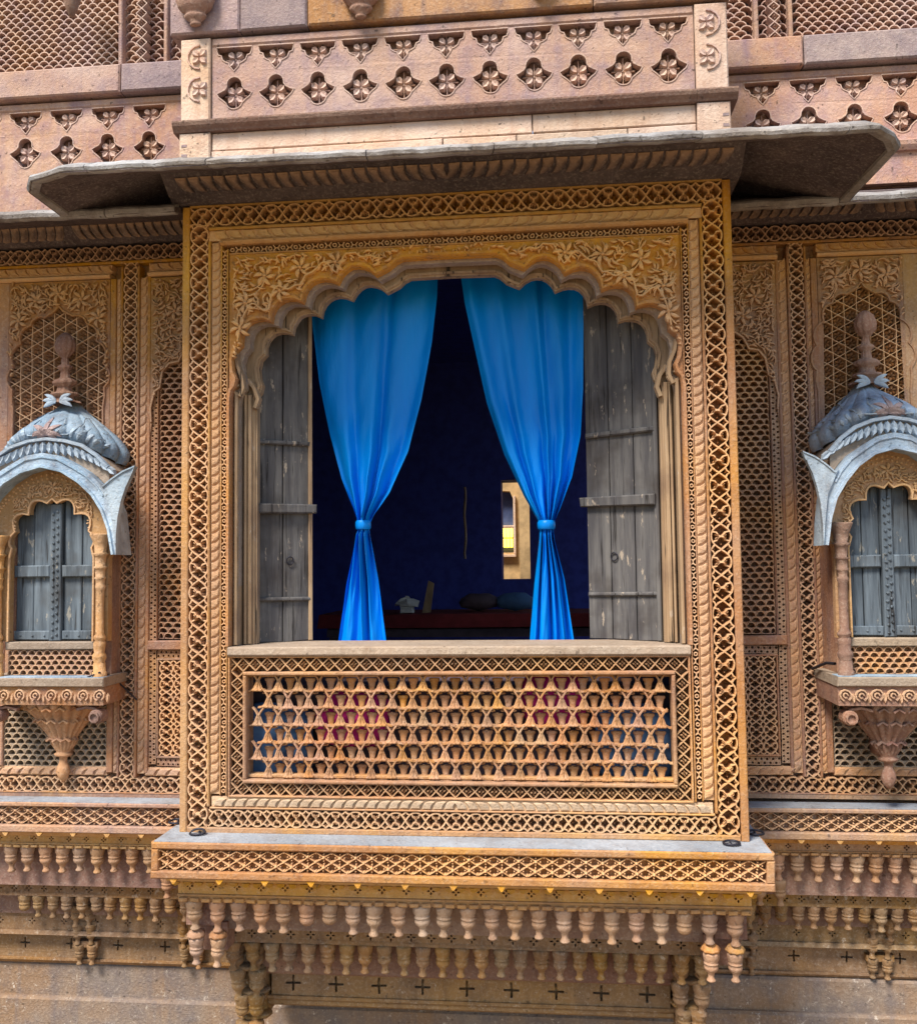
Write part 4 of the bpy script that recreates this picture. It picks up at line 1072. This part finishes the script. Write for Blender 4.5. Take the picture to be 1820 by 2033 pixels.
    b_ = conform(b_, .001); b_.carve('acanthus', 'mauve', dm)
    b_ = MB()
    for sg in (-1, 1):
        b_.stroke([(xc+sg*.015, zb_), (xc+sg*.06, zb_+.02), (xc+sg*.075, zb_+.06), (xc+sg*.06, zb_+.09), (xc+sg*.045, zb_+.07)], .004, .010, 0)
        b_.stroke([(xc+sg*.03, zb_), (xc+sg*.10, zb_+.005), (xc+sg*.15, zb_+.05), (xc+sg*.13, zb_+.10), (xc+sg*.08, zb_+.14)], .004, .010, 0)
        for k in range(5): leafstroke(b_, xc+sg*(.115+.03*k), zb_-.01-.012*k, R(90-sg*(8+9*k)), .075-.006*k, -sg*.5, .010, .010, 0, 6)
        b_.stroke([(xc+sg*.18, zb_-.02), (xc+sg*.185, zb_+.04), (xc+sg*.14, zb_+.09)], .0035, .009, 0)
    b_ = conform(b_, .001); b_.carve('acanthus', 'blue', dm)
    # finial
    b_ = MB(); zf = ztop-.012; H = Z0(650)-zf
    pr = [(.095, 0), (.085, .03), (.055, .05), (.05, .10), (.075, .12), (.07, .15), (.042, .17), (.036, .24), (.062, .27), (.066, .30), (.048, .34), (.028, .36), (.024, .46), (.04, .49), (.042, .52), (.022, .55), (.018, .64), (.032, .67), (.052, .74), (.056, .82), (.045, .92), (.02, .98), (0, 1)]
    b_.lathe([(r_*.95, z*H) for r_, z in pr], xc, Y-.06, zf, 40, .8, flute=(0, 22, 10, .12)); b_.build('finial', 'rose', Bm, True)
    b_ = MB()
    for sg in (-1, 1):
        for k in range(3): leafstroke(b_, xc+sg*.01, zf+.0, R(90-sg*(30+28*k)), .07, -sg*.8, .012, .014, Y-.12)
    b_.carve('finial_leaf', 'blue', Bm)
    # arch plate
    Cn = [(0, 990), (46, 1021), (74, 1055), (79, 1088)]
    A = [(X(0), Z0(990)), (X(10), Z0(999))]
    def pz(c): return (X(c[0]), Z0(c[1]))
    A += lobe(A[-1], pz(Cn[1]), .42, 7); A += lobe(pz(Cn[1]), pz(Cn[2]), .42, 6); A += lobe(pz(Cn[2]), pz(Cn[3]), .25, 5)
    A += [(X(84), Z0(1108)), (X(84), Z0(1274))]
    Lf = [(2*xc-x, z) for x, z in A[::-1]]
    outr = [(112, 1274), (112, 1110), (124, 1085), (131, 1055), (119, 1018), (100, 988), (74, 962), (40, 940), (0, 931)]
    poly = Lf[:-1]+A+[pz(c) for c in outr]+[(2*xc-pz(c)[0], pz(c)[1]) for c in outr[::-1][1:]]
    b_ = MB(); b_.extr(poly, Yf, Yf+.04); ap = fixn(b_.build('arch_plate', 'amber', Bm))
    ax_ = [a[0]-xc for a in A[:-2]]; az_ = [a[1] for a in A[:-2]]
    ox_ = [c[0]*K for c in outr[::-1][:6]]; oz_ = [Z0(c[1]) for c in outr[::-1][:6]]
    def insm(x, z):
        u = abs(x-xc); 
        if u > .31: return False
        return z < np.interp(u, ox_, oz_)-.055 and z > np.interp(u, ax_, az_)+.016 and u < .20
    b_ = MB(); foliage(b_, insm, xc-.33, xc+.33, Z0(1110), Z0(930), .028, Yf-.0003, .011, 31+s, [(xc, Z0(968))])
    b_.stroke(np.array(Lf[:-1]+A), .006, .009, Yf)
    for i in range(31):                                  # dotted soffit band that follows the hood
        a = -1+2*i/30; uu = 122*math.sin(a*1.35)
        for k in range(2):
            z = np.interp(abs(uu*K*(.97-.07*k)), ox_, oz_)-.022-.020*k
            b_.dome(xc+uu*K*(.97-.07*k), z, .0065, .008, Yf, 5)
    b_.carve('leaf_relief', 'amber', ap)
    # cheek walls so the balcony has a body
    b_ = MB()
    for sg in (-1, 1): fixn(MB().box(*sorted((X(sg*88), X(sg*104))), Yf+.08, D, Z0(1345), Z0(985)).build('cheek_wall', 'wing', Bm))
    # columns
    for sg in (-1, 1):
        b_ = MB(); zb = Z0(1342); H = Z0(1062)-zb
        pr = [(.034, 0), (.034, .03), (.030, .035), (.030, .09), (.026, .10), (.034, .125), (.034, .15), (.026, .165), (.029, .20), (.030, .235), (.022, .25), (.031, .262), (.031, .275), (.021, .30), (.020, .50), (.019, .60), (.026, .62), (.026, .635), (.021, .65), (.024, .68), (.030, .69), (.023, .70), (.027, .755), (.036, .765), (.025, .775), (.030, .845), (.043, .86), (.028, .87), (.034, .93), (.050, .99), (.050, 1.0), (0, 1.0)]
        b_.lathe([(r_, z*H) for r_, z in pr], X(sg*101), Yf-.022, zb, 16, .9, flute=(2, 28, 8, .10)); b_.build('column', 'amber' if s < 0 else 'rose', Bm, True)
    # window with wooden leaves
    wn = MB().box(X(-86), X(86), Yf+.075, Yf+.085, Z0(1274), Z0(985)).build('window', 'bluewood', Bm)
    for sg in (-1, 1):
        for k in range(2): fixn(MB().cbox(*sorted((X(sg*(13+36*k)), X(sg*(47.5+36*k)))), Yf+.058+.003*k, Yf+.0748, Z0(1268), Z0(992+22*k), .003).build('plank', 'bluewood', wn))
        fixn(MB().cbox(*sorted((X(sg*12), X(sg*84))), Yf+.035, Yf+.0578, Z0(1146), Z0(1122), .006).build('rail', 'bluewood', wn)); b_ = MB(); b_.cbox(*sorted((X(sg*12), X(sg*84))), Yf+.043, Yf+.0575, Z0(1272), Z0(1254), .004)
        for k in range(3): b_.dome(X(sg*(22+24*k)), Z0(1263), .006, .006, Yf+.043, 6)
        fixn(b_.build('rail', 'bluewood', wn))
    b_ = MB(); b_.cbox(X(-11), X(11), Yf+.032, Yf+.057, Z0(1274), Z0(1000), .004)
    for i in range(18):
        z = Z0(1266-i*14.5); b_.dome(X(-4), z, .008, .008, Yf+.032, 6); b_.dome(X(4), z+.01, .008, .008, Yf+.032, 6)
    b_.build('middle_post', 'bluewood', wn)
    # sill, scale strip, ledge, frieze, bracket
    fixn(MB().cbox(X(-90), X(90), Yf-.005, Yf+.09, Z0(1290), Z0(1275), .004).build('sill', 'grey', Bm))
    b_ = MB(); fish(b_, X(-86), X(86), Z0(1340), Z0(1291), .040, .0225, Yf+.045, .034); b_.box(X(-88), X(88), Yf+.046, Yf+.09, Z0(1341), Z0(1290.5)); b_.carve('scale_strip', 'wing', Bm)
    b_ = MB(); b_.cbox(X(-124), X(118), Yf-.07, D, Z0(1361), Z0(1343), .005); fixn(b_.build('ledge', 'grey', Bm))
    MB().box(X(-123), X(117), Yf-.066, Yf+.02, Z0(1343)+.0005, Z0(1343)+.003).build('ledge_top', 'blue', Bm, wob=0)  # thin blue sheet, sky light on the ledge put into its colour
    b_ = MB(); b_.box(X(-122), X(116), Yf-.052, D, Z0(1397), Z0(1362)); fr = fixn(b_.build('frieze', 'wing' if s < 0 else 'rose', Bm))
    b_ = MB(); n = 8; zc_ = Z0(1379)
    for i in range(n):
        x = X(-108)+i*K*31
        b_.stroke(arc(x, zc_+.004, .024, 250, -60, 9), .0045, .012, Yf-.052); b_.stroke(arc(x, zc_+.004, .010, 0, 300, 7), .004, .012, Yf-.052)
        b_.petal(x+K*15.5, zc_-.034, R(90), .05, .018, .012, Yf-.052)
    b_.carve('scroll_carving', 'wing' if s < 0 else 'rose', fr)
    b_ = MB(); zt = Z0(1398)
    pr = [(0, 0), (.205, 0), (.200, -.012), (.185, -.030), (.150, -.062), (.128, -.085), (.132, -.092), (.118, -.112), (.088, -.150), (.066, -.180), (.070, -.188), (.058, -.215), (.036, -.245), (.034, -.252), (.046, -.258), (.040, -.268), (.020, -.276), (.018, -.30), (.028, -.32), (.034, -.345), (.022, -.375), (.008, -.39), (0, -.392)]
    ys_ = Yf+.13; sq = .86
    b_.lathe(pr, xc, ys_, zt, 72, sq, flute=(1, 11, 18, .20)); b_.box(xc-.03, xc+.03, ys_, Y+.02, zt-.26, zt); b_.build('lotus_bracket', 'rose' if s > 0 else 'bay', Bm, True)
    for rr, z, nn, L in ((.175, -.030, 9, .055), (.122, -.095, 7, .06), (.066, -.190, 5, .04)):
        for k in range(nn):
            a = PI+PI*(k+.5)/nn; xx = xc+rr*1.03*math.cos(a); yy = ys_+rr*sq*1.03*math.sin(a)
            pe = MB(); pe.stroke([(xx-.018*abs(math.sin(a))-.006, zt+z+.0), (xx, zt+z+.014), (xx+.018*abs(math.sin(a))+.006, zt+z+.0)], .006, .014, yy+.004); pe.build('petal_edge', 'rose' if s > 0 else 'bay', Bm)
    for sg in (-1, 1):
        b_ = MB(); cx, cz = X(sg*98), Z0(1420)
        b_.lathe([(0, -.05), (.030, -.05), (.034, -.04), (.034, .02), (0, .02)], 0, 0, 0, 18); V, Q, T = b_.arrays(); V = np.stack([V[:, 0]+cx, V[:, 2]+Yf-.0, V[:, 1]+cz], 1)
        b_ = MB(); b_.add(V, Q, T); b_.stroke(arc(cx, cz, .022, 90, 90-sg*400, 11), .005, .012, Yf-.05)
        b_.stroke([(cx+sg*.0, cz+.034), (cx-sg*.05, cz+.042), (cx-sg*.10, cz+.03)], .008, .03, Yf-.0)
        b_.build('volute', 'rose', Bm)
mini(-1); mini(1)

# ================================================================== WOODEN SHUTTERS of the big window (parts of the bay)
def shutter(s):
    sh = thing('shutter', '', ''); [sh.__delitem__(k) for k in ('label', 'category')]; sh.parent = bay
    # local frame: hinge at origin, leaf runs along +x, front is -y
    if s < 0: hinge, end, nb = (-.925, .17), (-.695, .30), 2
    else: hinge, end, nb = (.895, .17), (.585, .34), 3
    dx, dy = end[0]-hinge[0], end[1]-hinge[1]; Lh = math.hypot(dx, dy)
    sh.location = (hinge[0], hinge[1], 0); sh.rotation_euler = (0, 0, math.atan2(dy, dx) if s < 0 else math.atan2(-dy, -dx))
    sg = 1 if s < 0 else -1
    rnd = random.Random(7+s)
    fixn(MB().box(*sorted((0, sg*Lh)), .0222, .028, .80, 2.44).build('leaf_back', 'wood', sh))
    for i in range(nb):
        a, c = sorted((sg*(Lh*i/nb+.002), sg*(Lh*(i+1)/nb-.002)))
        k = MB(); n = 18; V = []
        fixn(MB().cbox(a, c, rnd.uniform(0, .004), .022, .80, 2.44-rnd.random()*.02, .003).build('plank', 'wood', sh, wob=.002))
    for z, hgt, t_, ext in ((1.705, .022, .018, -.005), (1.385, .045, .032, .02), (.985, .018, .014, -.005)):
        if s > 0: z += .01
        fixn(MB().cbox(*sorted((sg*.012, sg*(Lh+ext))), -t_, -.0002, z, z+hgt, .006).build('batten', 'wood', sh, wob=.003))
    fixn(MB().cbox(*sorted((0, sg*.022)), -.014, -.0002, .80, 2.42, .004).build('stile', 'wood', sh)) 
    if s < 0: fixn(MB().cbox(*sorted((sg*(Lh-.014), sg*(Lh+.004))), -.012, -.0003, .80, 2.42, .003).build('stile', 'jamb', sh))
    k = MB(); k.tube([(sg*Lh*.62+.016*math.cos(a), -.006, 1.17+.018*math.sin(a)) for a in np.linspace(0, 2*PI, 13)], .003, 6); k.build('ring_handle', 'iron', sh, True, 0)
shutter(-1); shutter(1)

# ================================================================== CURTAINS
def curtain(name, label, Lp, Rp, npl, Y, seed):
    c = thing(name, label, 'curtain', 'blue curtains')
    ys = [p[1] for p in Lp]; rnd = random.Random(seed)
    ph = [rnd.uniform(0, 6.28) for _ in range(6)]
    NU, NV = 150, 150; V = []
    y0, y1 = Lp[0][1], Lp[-1][1]; yt = 1043
    for j in range(NV+1):
        py = y0+(y1-y0)*j/NV
        xl = np.interp(py, [p[1] for p in Lp], [p[0] for p in Lp]); xr = np.interp(py, [p[1] for p in Rp], [p[0] for p in Rp])
        xl, z = U(xl, py, Y); xr, _ = U(xr, py, Y); wdt = xr-xl
        amp = .014+.020*math.exp(-((py-yt)/200.)**2)+.006*(py > yt)
        if abs(py-yt) < 14: amp = .012
        for i in range(NU+1):
            u = i/NU; uw = u+.035*math.sin(2*PI*u*1.5+ph[0])+.02*math.sin(2*PI*u*3+ph[1]+py*.002)
            near = math.exp(-((py-yt)/170.)**2); f = .9*math.cos(uw*2*PI*npl+ph[2]+.5*math.sin(py*.006+ph[5]))+(.12+.4*near)*math.cos(uw*2*PI*npl*1.9+ph[3]+py*.006)+.45*math.sin(uw*2*PI*npl*.47+ph[4]-py*.003)+.10*math.sin(u*31+py*.021+ph[1])*math.sin(py*.05+u*9)
            bulge = -.05*math.sin(PI*u)*math.exp(-((py-yt)/120.)**2)
            V.append((xl+wdt*u, Y+amp*f+bulge*.6, z))
    Q = [(j*(NU+1)+i, j*(NU+1)+i+1, (j+1)*(NU+1)+i+1, (j+1)*(NU+1)+i) for j in range(NV) for i in range(NU)]
    b_ = MB(); b_.add(V, Q); b_.build('drape', 'curtain', c, True, 0)
    xl = np.interp(yt, [p[1] for p in Lp], [p[0] for p in Lp]); xr = np.interp(yt, [p[1] for p in Rp], [p[0] for p in Rp])
    cx, cz = U((xl+xr)/2, yt, Y); hw = (UX(xr, yt, Y)-UX(xl, yt, Y))/2+.006
    b_ = MB(); b_.lathe([(hw*.96, .022), (hw*1.1, .014), (hw*1.12, 0), (hw*1.08, -.014), (hw*.96, -.02)], cx, Y-.012, cz, 24, 1.3); b_.build('tie_band', 'curtain', c, True, 0)
YC = .36
curtain('curtain', 'blue satin curtain on the left, gathered in an hourglass by a tie', [(618, 480), (618, 640), (632, 760), (652, 860), (676, 950), (700, 1010), (711, 1043), (702, 1080), (686, 1160), (665, 1310)],
        [(872, 480), (868, 600), (858, 690), (838, 800), (812, 900), (775, 980), (745, 1022), (733, 1043), (737, 1070), (752, 1150), (772, 1310)], 3.6, YC, 1)
curtain('curtain', 'blue satin curtain on the right, gathered by a tie before the far window', [(905, 480), (922, 600), (944, 700), (966, 800), (1000, 900), (1040, 985), (1066, 1030), (1071, 1043), (1070, 1070), (1060, 1160), (1048, 1310)],
        [(1160, 480), (1158, 640), (1157, 780), (1152, 870), (1135, 950), (1112, 1010), (1098, 1043), (1100, 1070), (1120, 1150), (1145, 1310)], 4.3, YC, 2)

# ================================================================== THINGS INSIDE
def at(px, py, Y): x, z = U(px, py, Y); return x, z
# cloth bundles seen through the bell screen
for (a, c_, y0, y1, mt, lb) in ((628, 775, 1375, 1480, 'magenta', 'magenta cloth bundle behind the left half of the bell screen'),
                                (1035, 1165, 1335, 1440, 'magenta', 'purple cloth bundle behind the right half of the bell screen'),
                                (480, 622, 1400, 1560, 'navy', 'blue cloth bundle behind the left end of the bell screen'),
                                (1180, 1345, 1400, 1560, 'navy', 'blue cloth bundle behind the right end of the bell screen')):
    x0, z1 = at(a, y0, .16); x1, z0 = at(c_, y1, .16); cx, cz, rx, rz = (x0+x1)/2, (z0+z1)/2, (x1-x0)/2, (z1-z0)/2
    V = []; n1, n2 = 24, 14
    for i in range(n2+1):
        for j in range(n1):
            t_ = PI*i/n2; p_ = 2*PI*j/n1; k = 1+.07*math.sin(5*p_+3*t_)
            sx = abs(math.sin(t_))**.5; cxn = math.copysign(abs(math.cos(t_))**.6, math.cos(t_))
            V.append((cx+rx*cxn, .16+.06*sx*math.cos(p_)*k, cz+rz*sx*math.sin(p_)*k*1.05))
    Q = [(i*n1+j, i*n1+(j+1) % n1, (i+1)*n1+(j+1) % n1, (i+1)*n1+j) for i in range(n2) for j in range(n1)]
    b_ = MB(); b_.add(V, Q); tag(b_.build('cloth_bundle', mt, None, True, 0), lb, 'cloth', 'cloth bundles')
# seat behind the balustrade
bs = MB(); bs.box(-1.08, 1.08, .26, 1.0, -.02, .60); tag(fixn(bs.build('window_seat', 'roomfloor', None)), 'plain dark window seat behind the sill of the big arch', 'seat')
# bench with red cloth
x0, z1 = at(768, 1222, 2.6); x1, _ = at(1052, 1222, 2.6); _, zb = at(900, 1300, 2.6)
bn = thing('bench', 'low bench under a dark red cloth inside the dim room', 'bench')
b_ = MB(); b_.box(x0-.5, x1+.9, 2.6, 3.3, z1-.10, z1); b_.build('red_cloth', 'red', bn, False, .012)
b_ = MB(); b_.box(x0-.45, x1+.85, 2.65, 3.25, z1-.16, z1-.101)
fixn(b_.build('seat', 'roomfloor', bn))
for xx in (x0-.4, x1+.8):
    for yy in (2.68, 3.2): fixn(MB().box(xx-.03, xx+.03, yy-.03, yy+.03, -.02, z1-.161).build('leg', 'roomfloor', bn))
cx, _ = at(808, 1210, 2.7); tn = thing('tin_box', 'small pale tin on the left part of the red bench', 'box')
fixn(MB().cbox(cx-.045, cx+.045, 2.66, 2.75, z1+.013, z1+.055, .004).build('body', 'white', tn)); fixn(MB().cbox(cx-.048, cx+.048, 2.657, 2.753, z1+.0555, z1+.066, .003).build('lid', 'white', tn))
b_ = MB(); rnd = random.Random(5)
b_.lathe([(.0, .055), (.02, .05), (.055, .042), (.085, .02), (.09, .0), (0, 0)], cx, 2.70, z1+.067, 9, .6); b_.v[0] += np.array([[rnd.uniform(-.014, .014) for _ in range(3)] for _ in range(len(b_.v[0]))])
tag(b_.build('crumpled_foil', 'white', None), 'crumpled shiny wrapper lying on the pale tin box', 'wrapper')
for k, (px_, lb) in enumerate(((950, 'dark round cushion in the middle of the red bench'), (1022, 'dark round cushion at the right end of the red bench'))):
    x_, _ = at(px_, 1210, 2.9); b_ = MB(); b_.lathe([(0, .13), (.08, .125), (.14, .09), (.15, .06), (.13, .02), (0, .0)], x_, 2.95, z1+.013, 18, .8); tag(b_.build('cushion', 'navy' if k else 'roomfloor', None, True, .004), lb, 'cushion')
cx, _ = at(845, 1190, 2.8); tag(fixn(MB().extr([(cx-.03, z1), (cx+.03, z1), (cx+.06, z1+.22), (cx+.02, z1+.24)], 2.8, 2.83).build('wooden_board', 'jamb')), 'narrow wooden board leaning on the red bench beside the tin', 'board')
pa, pb = at(920, 965, 3.8), at(922, 1110, 3.8)
b_ = MB(); b_.tube([(pa[0]+.006*math.sin(k), 3.9, pa[1]+(pb[1]-pa[1])*k/12) for k in range(13)], .012, 6)
tag(b_.build('hanging_rope', 'wall'), 'pale rope hanging in the dark room between the two curtains', 'rope')
# frame of the far window and the house beyond it
Yb = 4.38; x0, z1 = U(994, 953, Yb); x1, z0 = U(1053, 1150, Yb)
far = thing('far_house', 'sunlit tan house seen through the small far window beside the right curtain', 'house')
Yh = 6.6
fx0, fz1 = U(960, 900, Yh); fx1, fz0 = U(1120, 1200, Yh)
X_ = lambda p: UX(p, 1050, Yh); Z_ = lambda p: UZ(1020, p, Yh)
fixn(MB().extr([(fx0-1, fz0-1.5), (X_(1032), fz0-1.5), (X_(1032), fz1+1), (fx0-1, fz1+1)], Yh, Yh+.2, [[(X_(960), Z_(1097)), (X_(1019), Z_(1097)), (X_(1019), Z_(990)), (X_(1013), Z_(975)), (X_(960), Z_(972))]]).build('wall', 'sunstone', far, wob=0))
fixn(MB().box(X_(1033), fx1+1.5, Yh-.35, Yh+.2, fz0-1.5, fz1+1).build('wall', 'sunstone', far, wob=0))
b_ = MB(); b_.cbox(X_(1019)+.004, X_(1024), Yh-.06, Yh-.001, Z_(1100), Z_(985)); b_.cbox(X_(960), X_(1024), Yh-.08, Yh-.001, Z_(1106), Z_(1101)); b_.cbox(X_(960), X_(1024), Yh-.05, Yh-.001, Z_(1047), Z_(1043)); fixn(b_.build('window_frame', 'cream', far, wob=0))
MB().box(X_(950), X_(1030), Yh+.16, Yh+.19, Z_(1100), Z_(968)).build('window', 'farglass', far, wob=0)
b_ = MB()
for k in range(5):
    xa = X_(985)+(X_(1018)-X_(985))*k/5
    for zb_, zt_ in ((Z_(1086), Z_(1069)), (Z_(1066), Z_(1048))): b_.box(xa, xa+(X_(1018)-X_(985))/5-.008, Yh+.10, Yh+.12, zb_, zt_)
fixn(b_.build('yellow_blind', 'yellow', far, wob=0))
# iron rings and rods
def ring(px, py, label, tilt, y):
    x, _ = U(px, py, y); b_ = MB(); rr = .026
    b_.tube([(x+rr*1.25*math.cos(a), y+rr*math.sin(a)*math.cos(tilt), .010+rr*abs(math.sin(a))*math.sin(tilt)*(1 if math.sin(a) > 0 else 0)) for a in np.linspace(0, 2*PI, 17)], .0048, 7)
    b_.tube([(x, y+.030, .001), (x, y+.028, .012), (x, y+.018, .013), (x, y+.014, .006)], .0035, 6)
    tag(b_.build('iron_ring', 'iron', None, True, 0), label, 'ring', 'iron rings on the base slab')
ring(392, 1660, 'iron ring on the left front of the base slab, right of the pier corner', .5, -.035)
ring(350, 1643, 'iron ring on the base slab left of the left pier', .2, .13)
ring(1452, 1680, 'iron ring on the right front of the base slab', .1, -.045)
ring(1500, 1662, 'iron ring on the base slab right of the right pier', .2, .10)
x, z = U(1640, 1315, .42); x2, z2 = U(1612, 1328, .58)
tag(MB().tube([(x+.02, .36, z), (x, .42, z-.003), (x2, .58, z2)], .007, 8).build('iron_hook', 'iron', None, True, 0), 'black iron rod between the right wall lattice and the balcony column', 'rod')
x, z = U(190, 1335, .26); x2, z2 = U(225, 1345, .40); x3, z3 = U(272, 1390, .44)
tag(MB().tube([(x-.03, .24, z-.02), (x+.03, .24, z+.002), (x2, .38, z2+.012), (x3, .44, z3)], .004, 6).build('iron_wire', 'iron', None, True, 0), 'thin black wire from the left balcony column to the wall', 'wire')
